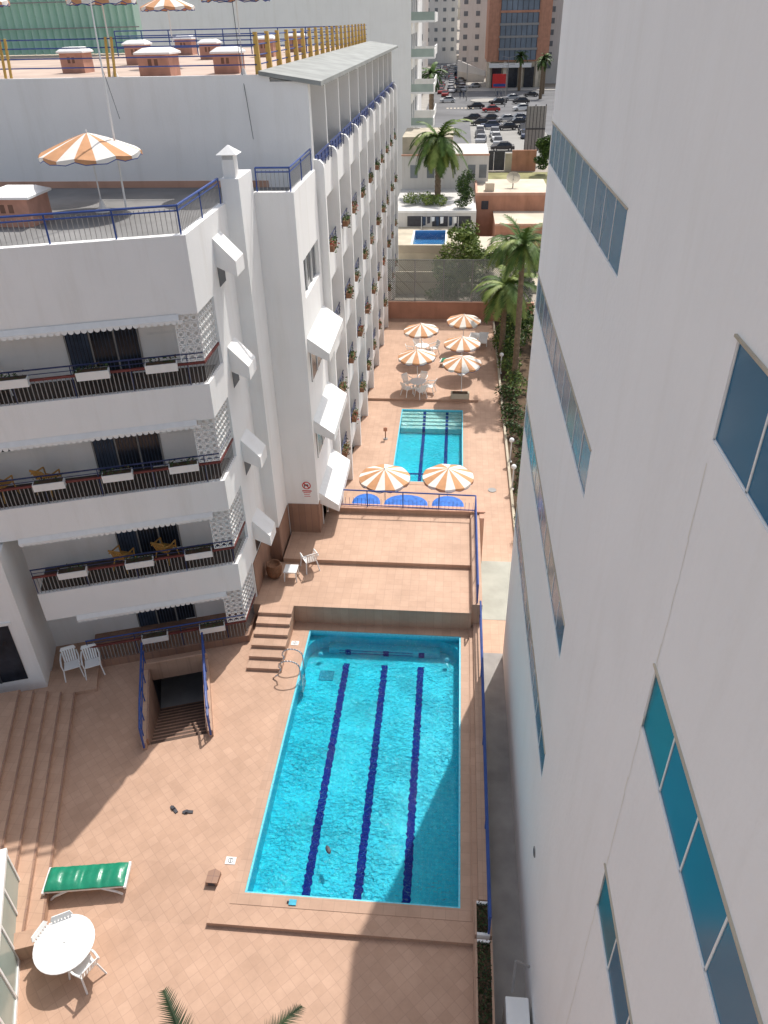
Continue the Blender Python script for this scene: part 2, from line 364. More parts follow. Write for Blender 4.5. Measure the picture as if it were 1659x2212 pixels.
for i in range(5): mb.box(-14,-5.65-.38*i,-8.9,-1.1,-.2,.13*(i+1),DECK2); mb.box(-5.70-.38*i,-5.645-.38*i,-8.9,-1.1,.13*(i+1)-.03,.13*(i+1)+.003,CLAD)
mb.box(-14,-5.0,-1.1,.1,-.2,.125,DECK2)
mb.box(-14,-5.6,-9.3,-8.9,-.2,.35,COPE)
mb.obj('entrance_steps',kind='structure')
t=thing('glazed_entrance_porch','white framed glazed entrance porch beside the deck','porch',(-10.35,9.7,-.15),math.radians(-66))
mb=MB()
for i in range(5): mb.box(i*.9,i*.9+.07,0,.08,0,1.6,WMET)
mb.box(0,3.7,0,.08,0,.12,WMET); mb.box(0,3.7,0,.08,1.5,1.6,WMET); mb.box(0,3.7,-1.5,.12,1.6,1.7,WMET)
mb.obj('frame',t)
for i in range(4): MB().box(i*.9+.07,i*.9+.9,.03,.05,.12,1.5,GL).obj('pane',t)
# ---------------------------------------------------------------- hotel wing
LV=[.25,3.35,6.48,9.6]
wing=thing('hotel_wing','white stucco hotel wing with stepped balconies facing pool','hotel')
mb=MB()
mb.prism([(-6.65,20.3),(-6.65,28.28),(-32,28.28),W(-26,1.5)],-.3,13.0,WHITE)
mb.box(-6.65,-4.95,24.2,28.28,-1.3,10.1,WHITE); mb.box(-6.65,-4.95,24.2,28.28,11.35,13.0,WHITE)
mb.box(-6.65,-4.95,24.2,24.9,10.1,11.35,WHITE); mb.box(-6.65,-5.15,24.9,28.28,10.1,11.35,DGLASS); mb.box(-5.15,-4.95,27.9,28.28,10.1,11.35,WHITE)
mb.obj('wall',wing)
mb=MB(); mb.prism([W(-26,.2),W(0,.2),(-6.8,20.3),(-6.8,24.4),(-5.15,24.4),(-5.15,28.27),(-32,28.27)],13.0,13.03,TERR)
mb.prism([W(-26,.3),W(-4.5,.3),W(-5.5,4.2),W(-26,4.2)],13.03,13.036,ROOFT)  # beige patch paints the sunlit part of the terrace floor
mb.obj('roof_terrace_floor',wing)
mb=MB()
mb.prism([W(-26,0),W(0,0),(-6.65,20.3),W(-26,1.5)],11.62,13.0,WHITE)
mb.prism([W(-26,0),W(0,0),W(-.0,.22),W(-26,.22)],13.0,13.6,WHITE)
mb.prism([(-6.65,18.8),(-6.65,22.6),(-6.87,22.6),(-6.87,18.95)],13.0,13.602,WHITE)
mb.box(-6.2,-4.95,24.2,24.42,13.0,13.6,WHITE); mb.box(-5.15,-4.95,24.42,28.28,13.0,13.6,WHITE)
mb.obj('parapet',wing)
def smin(i): return (-5.2,-6.1,-26,-26)[i]
for i,z0 in enumerate(LV):
    s0=smin(i); mt=WHITE if i else CLAD
    zb=z0-1.02 if i else -.05
    b=subthing('balcony',wing)
    mb=MB()
    mb.prism([W(s0,0),W(0,0),(-6.65,20.35),W(s0,1.55)],z0-.2 if i else -.05,z0,mt)
    mb.prism([W(s0,-.02),W(0.007,-.02),W(-.0,.13),W(s0,.13)],zb,z0+.04,mt)
    mb.prism([(-6.64,18.8),(-6.64,20.35),(-6.78,20.35),(-6.78,18.85)],zb,z0+.038,mt)
    mb.obj('fascia',b)
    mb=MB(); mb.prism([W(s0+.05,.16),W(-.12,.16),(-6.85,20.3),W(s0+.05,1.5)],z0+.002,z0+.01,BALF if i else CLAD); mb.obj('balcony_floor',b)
    zt=(LV[i+1]-1.02) if i<3 else 11.62
    mb=MB(WM); x=max(s0,-14)
    za,zc=zt+.03,zt-.10; qa,qc=-.025,-.11
    mb.quad([(x,qa,za),(-.5,qa,za),(-.5,qc,zc),(x,qc,zc)],WMET)
    mb.quad([(-.5,qa,za),(-.5,qa,za-.13),(-.5,qc,zc)],WMET)
    while x<-.5:
        pts=[(x,qc,zc)]+[(x+.08+.08*math.cos(math.pi+math.pi*k/6),qc,zc-.02-.095*math.sin(math.pi*k/6)) for k in range(7)]+[(x+.16,qc,zc)]
        mb.quad(pts,WMET); x+=.16
    mb.obj('scalloped_awning',b)
    mb=MB(WM); x=max(s0,-14); xs=x
    while x<-.05:
        mb.box(x,x+.02,.04,.06,z0+.03,z0+.62,GMET); x+=.11
    mb.box(xs,-.02,.02,.09,z0+.62,z0+.68,REDP)
    mb.tube([(xs,.05,z0+.93),(-.03,.05,z0+.93)],.024,BLUED if i else BLUE); mb.tube([(xs,.05,z0+.80),(-.03,.05,z0+.80)],.012,BLUED)
    x=xs
    while x<0: mb.cyl((x+.02,.05,z0),(x+.02,.05,z0+.92),.016,.016,6,BLUED); x+=1.5
    mb.obj('railing',b)
    mb=MB()
    for k in range(11): mb.box(-6.73,-6.71,18.9+k*.125,18.92+k*.125,z0+.03,z0+.6,GMET)
    mb.box(-6.75,-6.68,18.85,20.3,z0+.6,z0+.68,REDP); mb.tube([(-6.72,18.85,z0+.93),(-6.72,20.3,z0+.93)],.024,BLUED)
    mb.obj('side_railing',b)
    def lattice(M,w,h):
        m=MB(M); c=.19; nx=max(1,int(w/c)); nz=int(h/c)
        for a in range(nx+1): m.box(a*w/nx-.014,a*w/nx+.014,-.012,.012,0,h,WMET)
        for a in range(nz+1): m.box(0,w,-.012,.012,a*h/nz-.014,a*h/nz+.014,WMET)
        for a in range(nx):
            for d in range(nz):
                cx=(a+.5)*w/nx; cz=(d+.5)*h/nz; r=.088
                for k in range(8):
                    t0=k*math.pi/4; t1=t0+math.pi/4
                    m.quad([(cx+r*math.cos(t0),0,cz+r*math.sin(t0)),(cx+r*math.cos(t1),0,cz+r*math.sin(t1)),(cx+(r-.035)*math.cos(t1),0,cz+(r-.035)*math.sin(t1)),(cx+(r-.035)*math.cos(t0),0,cz+(r-.035)*math.sin(t0))],WMET)
        return m
    h=zt-z0-.72
    lattice(WM@Matrix.Translation((-.62,.05,z0+.72)),.6,h).obj('lattice_screen',b)
    lattice(Matrix.Translation((-6.71,18.86,z0+.72))@Matrix.Rotation(math.pi/2,4,'Z'),1.4,h).obj('lattice_screen',b)
    for k in range(3):
        so=-3.7-5.2*k
        if so<s0: break
        d=MB(WM); d.box(so,so+2.0,1.43,1.5,z0,z0+2.05,DMET); 
        for j in range(3):
            d.box(so+.04+j*.65,so+.62+j*.65,1.415,1.43,z0+.06,z0+1.98,(CURT,DGLASS,DGLASS)[j])
        for j in range(4): d.box(so+j*.65,so+j*.65+.04,1.40,1.43,z0,z0+2.02,GMET)
        for j in range(40):
            if (j*.05)%.65>.55: continue
            d.box(so+.05+j*.048,so+.068+j*.048,1.408,1.414,z0+.06,z0+1.98,CURT if j%2 else DGLASS)
        d.obj('balcony_door',b)
        d=MB(WM); d.box(so+2.25,so+3.0,1.43,1.49,z0+1.15,z0+1.95,DGLASS); d.box(so+2.2,so+3.05,1.42,1.5,z0+1.08,z0+1.15,WMET); d.box(so+2.6,so+2.64,1.41,1.43,z0+1.15,z0+1.95,WMET)
        d.obj('small_window',b)
    x=-1.15
    while x>max(s0,-13)+.5:
        m=MB(WM@Matrix.Translation((x+random.uniform(-.1,.1),-.06,z0+.56)))
        m.ext([(-.42,-.10,.0),(-.42,.14,0),(-.42,.17,.24),(-.42,-.14,.24)],(.84,0,0),WPL)
        m.box(-.39,.39,-.11,.14,.235,.245,SOIL)
        for _ in range(random.randint(25,70)): m.leaf(Vector((random.uniform(-.4,.4),random.uniform(-.12,.15),.26+random.uniform(0,.12))),.09,random.choice([LEAFD,LEAFD,SOIL,LEAFD]))
        m.obj('flower_box',b); x-=1.85
for k in range(4):
    z=12.6-3.13*k
    m=MB()
    y0,y1=20.9,21.75; X=-6.65; P=.58
    m.add([(X,y0,z+.42),(X,y1,z+.42),(X+P,y1,z-.2),(X+P,y0,z-.2),(X,y0,z-.15),(X,y1,z-.15),(X+P,y1,z-.62),(X+P,y0,z-.62),(X,y0,z-.35),(X,y1,z-.35)],
          [(0,3,2,1),(3,7,6,2),(0,8,7,3),(1,2,6,9)],WHITE)
    m.box(X,X+.01,y0+.1,y1-.1,z-.95,z-.35,DGLASS)
    m.obj('window_hood',wing)
for k in range(3):
    z=8.85-3.13*k; m=MB(); y0,y1=24.5,28.1
    m.add([(-4.95,y0,z),(-4.95,y1,z),(-4.2,y1,z-.55),(-4.2,y0,z-.55),(-4.2,y1,z-.85),(-4.2,y0,z-.85),(-4.95,y0,z-.5),(-4.95,y1,z-.5)],[(0,3,2,1),(3,5,4,2),(0,6,5,3),(1,2,4,7)],WMET)
    m.obj('window_awning',wing)
    m=MB(); m.box(-4.955,-4.93,y0+.3,y1-.2,z-1.75,z-.55,DGLASS)
    for y in(y0+.3,y0+1.4,y0+2.5,y1-.25): m.box(-4.93,-4.9,y,y+.06,z-1.75,z-.55,WMET)
    m.obj('window',wing)
m=MB(); m.box(-5.14,-5.1,24.9,27.9,10.1,11.35,DGLASS)
for y in(24.9,25.9,26.9,27.84): m.box(-5.12,-5.05,y,y+.06,10.1,11.35,WMET)
m.obj('window',wing)
m=MB(); m.box(-6.72,-6.19,22.6,24.19,-.3,14.25,WHITE); m.obj('chimney_shaft',wing)
m=MB(); m.box(-6.64,-6.29,22.72,23.1,14.25,14.85,WHITE)
for k in range(5): m.box(-6.62,-6.31,22.715,22.72,14.74+k*.02,14.745+k*.02,DMET)
m.add([(-6.76,22.6,14.87),(-6.16,22.6,14.87),(-6.16,23.2,14.87),(-6.76,23.2,14.87),(-6.46,22.9,15.1)],[(0,1,4),(1,2,4),(2,3,4),(3,0,4),(3,2,1,0)],WHITE)
m.obj('chimney_pot',wing)
m=MB(); m.box(-6.64,-6.62,20.36,22.59,-.2,2.2,CLAD); m.box(-6.14,-4.93,24.18,24.198,.7,2.25,CLAD); m.box(-4.948,-4.93,24.2,25.7,.7,2.25,CLAD); m.box(-6.73,-6.18,22.58,22.598,.0,2.2,CLAD); m.box(-6.188,-6.17,22.6,24.17,.0,2.2,CLAD)
m.obj('tile_cladding',wing)
m=MB(WM)
m.box(-26,-6.55,-.62,3,-.3,5.36,WHITE); m.box(-8.6,-7.0,-.65,-.62,.65,2.9,DGLASS); m.box(-8.7,-6.9,-.67,-.62,2.9,3.0,WMET); m.box(-7.82,-7.76,-.68,-.65,.65,2.9,DMET)
m.box(-8.6,-7.5,-.65,-.62,3.9,4.7,DGLASS)
m.obj('entrance_block',wing)
m=MB(); sx,sz=-5.35,3.1; y=24.19
for k in range(20):
    t0=k*math.pi/10; t1=t0+math.pi/10
    m.quad([(sx+.17*math.cos(t0),y-.012,sz+.17*math.sin(t0)),(sx+.17*math.cos(t1),y-.012,sz+.17*math.sin(t1)),(sx+.13*math.cos(t1),y-.012,sz+.13*math.sin(t1)),(sx+.13*math.cos(t0),y-.012,sz+.13*math.sin(t0))][::-1],SIGNR)
m.quad([(sx-.11,y-.014,sz+.08),(sx-.08,y-.014,sz+.11),(sx+.11,y-.014,sz-.08),(sx+.08,y-.014,sz-.11)],SIGNR)
m.box(sx-.09,sx+.07,y-.010,y-.006,sz-.02,sz+.05,DMET); m.box(sx-.09,sx-.06,y-.010,y-.006,sz-.09,sz-.02,DMET); m.box(sx+.04,sx+.07,y-.010,y-.006,sz-.09,sz-.02,DMET)
m.box(sx-.2,sx+.2,y-.006,y-.002,sz-.6,sz+.2,WHITE)
m.box(sx-.18,sx+.18,y-.010,y-.006,sz-.27,sz-.22,SIGNR); m.box(sx-.14,sx+.14,y-.010,y-.006,sz-.34,sz-.31,SIGNR); m.box(sx-.12,sx+.1,y-.010,y-.006,sz-.42,sz-.40,SIGNR); m.box(sx-.12,sx+.12,y-.010,y-.006,sz-.5,sz-.48,SIGNR)
m.obj('prohibition_sign',label='white wall sign with red prohibition circle and red lettering',category='sign')
def rail(name,pts,h,label,n_rails=2,bal=True,posts=1.5,bmat=GMET,rmat=BLUE,pmat_=BLUE,r=.03,balsp=.12,sub=.45):
    t=thing(name,label,'railing')
    mb=MB()
    for i in range(n_rails):
        f=1-i*(sub/h); mb.tube([(p[0],p[1],p[2]+h*f) for p in pts],r if i==0 else r*.7,rmat)
    mb.obj('rail',t)
    mb=MB(); done=set()
    for a,b in zip(pts[:-1],pts[1:]):
        a=Vector(a);b=Vector(b); L=(b-a).length; n=max(1,int(L/posts))
        for i in range(n+1):
            p=a+(b-a)*i/n; key=(round(p.x,2),round(p.y,2))
            if key in done: continue
            done.add(key); MB().cyl(p,p+Vector((0,0,h)),r*.8,r*.8,6,pmat_).obj('post',t)
        if bal:
            n=int(L/balsp)
            for i in range(n):
                p=a+(b-a)*(i+.5)/n; mb.cyl(p+Vector((0,0,.04)),p+Vector((0,0,h-sub*.5)),.009,.009,4,bmat)
    if bal: mb.obj('balusters',t)
    return t
a=W(-14,.1); b=W(-.1,.1)
rail('roof_terrace_railing',[(a[0],a[1],13.6),(b[0],b[1],13.6),(-6.76,22.5,13.6)],.68,'blue metal railing on the roof terrace parapet',sub=.12)
rail('roof_terrace_railing',[(-6.1,24.3,13.6),(-5.05,24.3,13.6),(-5.05,28.1,13.6)],.68,'blue metal railing beside the white chimney',sub=.12)
rail('pool_railing',[(1.3,9.3,.05),(1.3,20.2,.2)],.85,'long blue tube railing beside pool',posts=2.2,bal=False,r=.035)
rail('terrace_railing',[(1.18,20.1,1.05),(1.18,25.75,1.1),(-4.7,25.83,1.16)],.78,'blue railing around the raised terrace',posts=1.2,r=.03,balsp=.16,bmat=BLUE,sub=.7)
# ---------------------------------------------------------------- main hotel block
hot=thing('hotel_building','long white hotel block with rows of flowered balconies','hotel')
FL=[.6,3.73,6.86,9.99,13.12]; Y0,Y1,NB=28.3,64.3,10; PB=(Y1-Y0)/NB; UZ=16.5
m=MB(); m.box(-60,-6.3,Y0,Y1,-1.3,UZ-.15,WHITE); m.box(-60,-6.3,Y0,Y0+.2,UZ-.15,UZ,WHITE)
m.quad([(-60,Y0+.2,UZ-.14),(-6.3,Y0+.2,UZ-.14),(-6.3,Y1,UZ-.14),(-60,Y1,UZ-.14)],ROOFT)
m.box(-6.3,-5.02,Y0,Y0+.15,12.9,16.3,WHITE)
m.box(-60,-6.66,Y0-.03,Y0,13.03,13.25,ORNG2)
m.obj('wall',hot)
def finprof():
    pts=[(-6.3,-1.3),(-4.66,-1.3),(-4.66,13.6)]
    pts+=[(-4.70,13.75),(-4.80,13.86),(-5.02,13.9),(-5.02,16.2),(-6.3,16.4)]
    return pts
fp=finprof()
m=MB(); m.ext([(p[0],0,p[1]) for p in fp],(0,.22,0),WHITE); fin=m.obj('fin_wall',hot,loc=(0,Y0+.16,0))
for i in range(1,NB+1): clone(fin,loc=(0,Y0+i*PB-.1,0),parent=hot)
bal=MB(); 
bal.box(-6.3,-4.95,.2,PB-.1,-.18,0,WHITE); bal.box(-5.0,-4.88,.2,PB-.1,-.75,.45,WHITE)
bal.box(-6.32,-6.27,.2,PB-.1,0,2.95,WHITE)
BO=bal.obj('facade_balcony',hot,loc=(0,Y0,FL[0]))
d=MB(); d.box(-6.26,-6.22,.7,2.9,.02,2.25,DGLASS); d.box(-6.22,-6.19,.65,.73,0,2.3,GMET); d.box(-6.22,-6.19,1.78,1.84,0,2.2,GMET); d.box(-6.22,-6.19,2.87,2.95,0,2.3,GMET)
DO=d.obj('door',BO)
d=MB(); d.tube([(-4.86,.2,.9),(-4.86,PB-.1,.9)],.022,BLUED); d.tube([(-4.86,.2,.72),(-4.86,PB-.1,.72)],.014,BLUED); d.tube([(-4.86,.2,.57),(-4.86,PB-.1,.57)],.014,BLUED)
for k in range(5): d.cyl((-4.86,.25+k*.78,.4),(-4.86,.25+k*.78,.9),.016,.016,5,BLUED)
d.obj('railing',BO)
def fbox(parent):
    d=MB(); y=random.choice([.7,1.1,1.7])
    d.box(-4.84,-4.62,y,y+.9,.50,.72,WOOD)
    mats=random.choice([[LEAFD,LEAF,LEAFD,LEAFD],[LEAFD,LEAF,FLOW,LEAFD,WOOD],[LEAFD,WOOD,LEAFD,LEAF]])
    for _ in range(60):
        p=Vector((random.uniform(-4.86,-4.58),y+random.uniform(0,.9),.72+abs(random.gauss(0,.10)))); d.leaf(p,.14,random.choice(mats))
    for _ in range(12):
        p=Vector((random.uniform(-4.62,-4.54),y+random.uniform(0,.9),.5+random.uniform(-.1,.2))); d.leaf(p,.13,random.choice(mats))
    return d.obj('flower_box',parent)
for i in range(NB):
    for j,z in enumerate(FL):
        if i==0 and j==0: continue
        c=clone(BO,loc=(0,Y0+i*PB,z),parent=hot)
        if j<4: fbox(c)
fbox(BO)
for i in range(NB): MB().box(-4.99,-4.96,Y0+i*PB+.35,Y0+(i+1)*PB-.15,13.6,14.0,BLUE).obj('balcony_panel',hot)
m=MB(); m.add([(-6.62,Y0-.15,16.62),(-4.55,Y0-.15,16.3),(-4.55,Y1,16.3),(-6.62,Y1,16.62),(-6.62,Y0-.15,16.5),(-4.55,Y0-.15,16.16),(-4.55,Y1,16.16),(-6.62,Y1,16.5)],[(0,1,2,3),(4,7,6,5),(0,4,5,1),(1,5,6,2),(2,6,7,3),(3,7,4,0)],GRAYR)
m.obj('roof_eave',hot)
t=thing('rooftop_railing','blue rail roof fence with slanted yellow posts','railing')
m=MB()
for z in(.28,.55,.85,1.1): m.tube([(-24,28.6,UZ+z),(-6.75,28.6,UZ+z)],.02,BLUE); m.tube([(-6.75,28.6,UZ+z),(-6.75,63.5,UZ+z)],.02,BLUE)
m.obj('rail',t)
y=28.6
while y<63: MB().ext([(-6.82,y,UZ-.1),(-6.62,y,UZ-.1),(-6.67,y,UZ+1.2),(-6.79,y,UZ+1.2)],(0,.16,0),YEL).obj('post',t); y+=1.75
for x in(-11.9,-11.7,-15.6,-15.4,-19): MB().cyl((x,28.6,UZ-.1),(x+.12,28.6,UZ+1.15),.05,.05,6,YEL).obj('post',t)
t=thing('rooftop_railing','blue rail fence across the hotel roof','railing')
m=MB()
for z in(.3,.6,.9,1.15): m.tube([(-20,50,UZ+z),(-6.9,50,UZ+z)],.03,BLUE)
m.obj('rail',t)
for k in range(9): MB().cyl((-20+k*1.6,50,UZ-.1),(-20+k*1.6,50,UZ+1.15),.035,.035,6,BLUE).obj('post',t)
def vent(loc,w,h):
    t=thing('roof_vent','terracotta roof vent box with white domed cap','roof vent',loc,group='terracotta vents on the hotel roof')
    m=MB(); m.box(-w/2,w/2,-w/2,w/2,0,h,BRICKB)
    for k in range(2): m.box(-w*.18+w*.2*k,-w*.06+w*.2*k,-w/2-.004,-w/2,h*.5,h*.8,VENTD)
    m.obj('vent_box',t)
    m=MB(); o=w*.58; m.add([(-o,-o,h),(o,-o,h),(o,o,h),(-o,o,h),(-o,-o,h+.06),(o,-o,h+.06),(o,o,h+.06),(-o,o,h+.06),(-o*.6,-o*.6,h+.2),(o*.6,-o*.6,h+.2),(o*.6,o*.6,h+.2),(-o*.6,o*.6,h+.2)],
      [(3,2,1,0),(0,1,5,4),(1,2,6,5),(2,3,7,6),(3,0,4,7),(4,5,9,8),(5,6,10,9),(6,7,11,10),(7,4,8,11),(8,9,10,11)],WHITE); m.obj('vent_cap',t)
RZ=UZ-.14
for (x,y,w,h) in((-11,31.2,1.15,.7),(-15.2,40.5,.95,.8),(-8.7,32.4,.95,.65),(-15.6,34.5,.95,.7),(-16.5,52,1.0,.8),(-10.5,47,1.0,.8),(-10,53.5,1.0,.8),(-19.5,34,1.0,.6),(-13,45,.9,.7)):
    vent((x,y,RZ),w,h)
vent((-13.05,22.8,13.03),1.3,.78)
p=W(-6.3,.9); 
t=thing('potted_shrub','dry brownish shrub in a terracotta pot on roof terrace','plant',(p[0],p[1],13.03)); MB().lathe([(.2,0),(.3,.4),(.32,.42),(.28,.42),(.0,.38)],12,ORNG).obj('pot',t)
m=MB(); m.leaves((0,0,.75),(.45,.4,.35),160,.14,[LEAFD,WOOD,WOOD,LEAF],.2); m.obj('foliage',t)
m=MB()
x=-42
while x<-20.5: m.quad([(x,56,UZ-.1),(x+.25,55.6,UZ-.1),(x+.25,55.6,UZ+9),(x,56,UZ+9)],GRNS); m.quad([(x+.25,55.6,UZ-.1),(x+.5,56,UZ-.1),(x+.5,56,UZ+9),(x+.25,55.6,UZ+9)],GRNS); x+=.5
for z in(1.3,2.7,4.1): m.box(-42,-20.5,55.5,55.56,UZ+z,UZ+z+.06,GMET)
m.obj('corrugated_screen',label='pale green corrugated metal screen on roof',category='screen')
m=MB(); m.cyl((-10.46,24.5,13.0),(-10.3,24.5,19.5),.035,.02,6,WMET); m.tube([(-10.4,24.5,17.2),(-10.2,24.7,15.6)],.008,DMET); m.obj('antenna_mast',label='thin pale antenna mast on the roof terrace',category='antenna')
m=MB(); m.tube([(-7.35,28.5,19.5),(-7.25,28.4,16.8),(-7.1,28.2,15.6),(-7.0,28.1,14.6)],.012,DMET); m.obj('hanging_cable',label='thin dark cable hanging down white wall',category='cable')
m=MB(); m.cyl((-16.8,23.2,13.03),(-16.6,23.2,16.6),.03,.03,6,WMET); m.obj('antenna_mast',label='thin pale antenna mast on the roof terrace',category='antenna')
# ---------------------------------------------------------------- umbrellas
def umbrella(loc,R_,H,label,rz=0,grp='striped sun umbrellas'):
    t=thing('sun_umbrella',label,'umbrella',loc,rz,group=grp)
    m=MB(); ng=16; sub=4; n=ng*sub
    rings=[(0.02,0),(.18,-.05),(.42,-.14),(.72,-.27),(1.0,-.40)]
    V=[];
    for ri,(rr,zz) in enumerate(rings):
        for i in range(n):
            a=2*math.pi*i/n; k=abs(((i%(sub*2))/(sub*2))-.5)*2
            sag=-.05*rr*(1-k)*R_
            V.append((rr*R_*math.cos(a),rr*R_*math.sin(a),H+zz*R_*.85+sag))
    for ri in range(len(rings)-1):
        for i in range(n):
            g=(i//sub)%2; j=(i+1)%n
            m.add([V[ri*n+i],V[ri*n+j],V[(ri+1)*n+j],V[(ri+1)*n+i]],[(0,3,2,1)],UMW if g else UMO)
    last=len(rings)-1
    for i in range(n):
        j=(i+1)%n; g=(i//sub)%2
        def dn(idx,d):
            p=V[last*n+idx]; k=abs((((idx)%sub)/sub)-.5)*2
            return (p[0]*1.01,p[1]*1.01,p[2]-d-(.05*(1-k) if d>.0 else 0))
        m.add([dn(i,0),dn(j,0),dn(j,.08),dn(i,.08)],[(0,3,2,1)],UMW if g else UMO)
        m.add([dn(i,.08),dn(j,.08),dn(j,.105),dn(i,.105)],[(0,3,2,1)],BLUE)
    m.obj('canopy',t)
    m=MB(); m.cyl((0,0,0),(0,0,H+.08),.022,.022,8,WMET); m.obj('pole',t)
    m=MB(); m.lathe([(.25,0),(.25,.06),(.12,.1),(.05,.3)],14,WPL); m.obj('base',t)
    return t
LB='orange and white striped sun umbrella with scalloped edge on patio'
for (x,y,z) in((-1.94,42.6,-1.04),(-1.9,47.2,-1.04),(.7,41.75,-1.04),(.71,44.9,-1.04),(.8,49.1,-1.04)):
    u=umbrella((x,y,z),1.12,2.5,LB,random.random()); u.rotation_euler[0]=random.uniform(-.04,.04); u.rotation_euler[1]=random.uniform(-.04,.04)
umbrella((-2.74,28.4,-1.19),1.12,2.65,LB,.1); umbrella((.05,28.6,-1.19),1.12,2.65,LB,.3)
umbrella((-11.15,24.3,13.03),1.5,2.25,'large orange and white striped umbrella on roof terrace',.1)
LR='striped umbrella with blue edge on the hotel roof'
for (x,y) in((-7.3,28.9),(-11.8,28.9),(-12.3,37)): umbrella((x,y,RZ),1.1,2.72 if y<30 else 2.6,LR,.2)
umbrella((-16.2,28.9,RZ),1.1,2.75,LR,.2)
# ---------------------------------------------------------------- furniture
def chair(loc,rz,mat=WPL,label='white moulded plastic garden chair on tiled deck',grp='garden chairs'):
    t=thing('garden_chair',label,'chair',loc,rz,group=grp)
    m=MB(); m.add([(-.24,-.22,.42),(.24,-.22,.42),(.21,.2,.39),(-.21,.2,.39),(-.24,-.22,.45),(.24,-.22,.45),(.21,.2,.42),(-.21,.2,.42)],[(0,3,2,1),(4,5,6,7),(0,1,5,4),(1,2,6,5),(2,3,7,6),(3,0,4,7)],mat); m.obj('seat',t,bevel=.01)
    m=MB()
    for k in range(6): x=-.2+k*.068; m.ext([(x,.2,.42),(x+.05,.2,.42),(x*1.1+.05,.36,.84),(x*1.1,.36,.84)],(0,.015,0),mat)
    m.ext([(-.25,.34,.80),(.25,.34,.80),(.2,.38,.9),(-.2,.38,.9)],(0,.02,0),mat); m.obj('backrest',t)
    for s in(-1,1):
        m=MB(); m.tube([(s*.27,-.22,.64),(s*.28,.1,.66),(s*.24,.33,.72)],.025,mat); m.obj('armrest',t)
        m=MB(); m.tube([(s*.27,-.22,.64),(s*.25,-.21,.4),(s*.29,-.27,0)],.022,mat); m.obj('leg',t)
        m=MB(); m.tube([(s*.2,.2,.4),(s*.26,.32,0)],.022,mat); m.obj('leg',t)
    return t
def table(loc,r=.58,label='round white plastic garden table on the deck'):
    t=thing('garden_table',label,'table',loc,group='garden tables')
    m=MB(); m.lathe([(r-.02,.69),(r,.70),(r,.725),(r-.03,.735),(.03,.73),(.025,.70)],32,WPL); m.obj('table_top',t)
    for k in range(4):
        a=math.pi/4+k*math.pi/2; m=MB(); m.cyl((.28*math.cos(a),.28*math.sin(a),.69),(.42*math.cos(a),.42*math.sin(a),0),.035,.022,8,WPL); m.obj('leg',t)
    return t
table((-8.33,8.15,-.14),.67)
for th,dd in((-30,.60),(165,.30),(118,.24)):
    a=math.radians(th); chair((-8.33+dd*math.cos(a),8.15+dd*math.sin(a),-.14),a-math.pi/2)
def lounger(loc,rz,cmat,label,back=0.0,col=WPL):
    t=thing('sun_lounger',label,'sun lounger',loc,rz,group='sun loungers')
    m=MB(); 
    for s in(-.31,.31): m.ext([(-.98,s,.27),(-.98,s,.33),(.98,s,.33),(.98,s,.27)],(0,.05 if s<0 else -.05,0),col)
    for k in range(12): m.box(-.95+k*.165,-.85+k*.165,-.27,.27,.28,.31,col)
    m.ext([(.96,-.34,.26),(1.02,-.34,.26),(1.02,-.34,.34),(.96,-.34,.34)],(0,.68,0),col); m.ext([(-1.02,-.34,.26),(-.96,-.34,.26),(-.96,-.34,.34),(-1.02,-.34,.34)],(0,.68,0),col)
    m.obj('frame',t)
    for x in(-.7,.7):
        for s in(-.3,.3): m=MB(); m.tube([(x*.6,s,.3),(x*1.1,s*1.05,.12),(x*1.25,s*1.05,.0)],.03,col); m.obj('leg',t)
    if cmat:
        prof=[]; n=40
        for q in range(n+1):
            u=q/n; x=-.97+1.94*u; e=min(1,min(u,1-u)*14); z=.345+.075*e**.5+.012*math.sin(u*23)+.006*math.sin(u*51)
            if abs(u-.40)<.018 or abs(u-.70)<.014: z-=.022
            z+=back*max(0,.38-u)*1.2
            prof.append((x,z))
        m=MB(); ny=6
        vs=[];fs=[]
        for j in range(ny+1):
            w=j/ny; yy=-.31+.62*w; e=(1-abs(2*w-1)**4)
            for (x,z) in prof: vs.append((x,yy,.34+(z-.34)*(.35+.65*e)+random.uniform(-.008,.008)))
        for j in range(ny):
            for q in range(n): a0=j*(n+1)+q; fs.append((a0,a0+1,a0+n+2,a0+n+1))
        m.add(vs,fs,cmat)
        for j in(0,ny):
            base=[vs[j*(n+1)+q] for q in range(n+1)]; low=[(p[0],p[1],.33) for p in base]
            for q in range(n): m.add([base[q],low[q],low[q+1],base[q+1]],[(0,1,2,3)],cmat)
        m.obj('cushion',t,smooth=True)
    return t
lounger((-8.62,9.9,-.08),math.radians(9),GREENC,'white sun lounger with shiny green cushion on deck',.1)
lounger((.35,46.3,-1.04),math.radians(172),GREENC,'white sun lounger with green cushion under the umbrellas',.2)
lounger((1.5,50.6,-1.04),math.radians(80),None,'plain white plastic sun lounger beside garden'); lounger((2.2,50.7,-1.04),math.radians(84),None,'plain white plastic sun lounger beside garden')
table((-1.94,42.1,-1.04),.5,'round white garden table under a striped umbrella')
for a in range(5):
    an=a*1.256; chair((-1.94+.75*math.cos(an),42.1+.75*math.sin(an),-1.04),an-math.pi/2+random.uniform(-.3,.3))
table((-1.9,48.0,-1.04),.45,'round white garden table under a striped umbrella')
for a in range(4):
    an=a*1.57+.4; chair((-1.9+.8*math.cos(an),48+.8*math.sin(an),-1.04),an-math.pi/2+random.uniform(-.3,.3))
chair((-5.02,22.1,.75),math.radians(-150)); 
t=thing('side_table','small square white plastic stool on the terrace','stool',(-5.6,21.45,.75)); m=MB(); m.box(-.24,.24,-.24,.24,.4,.44,WPL); m.obj('table_top',t)
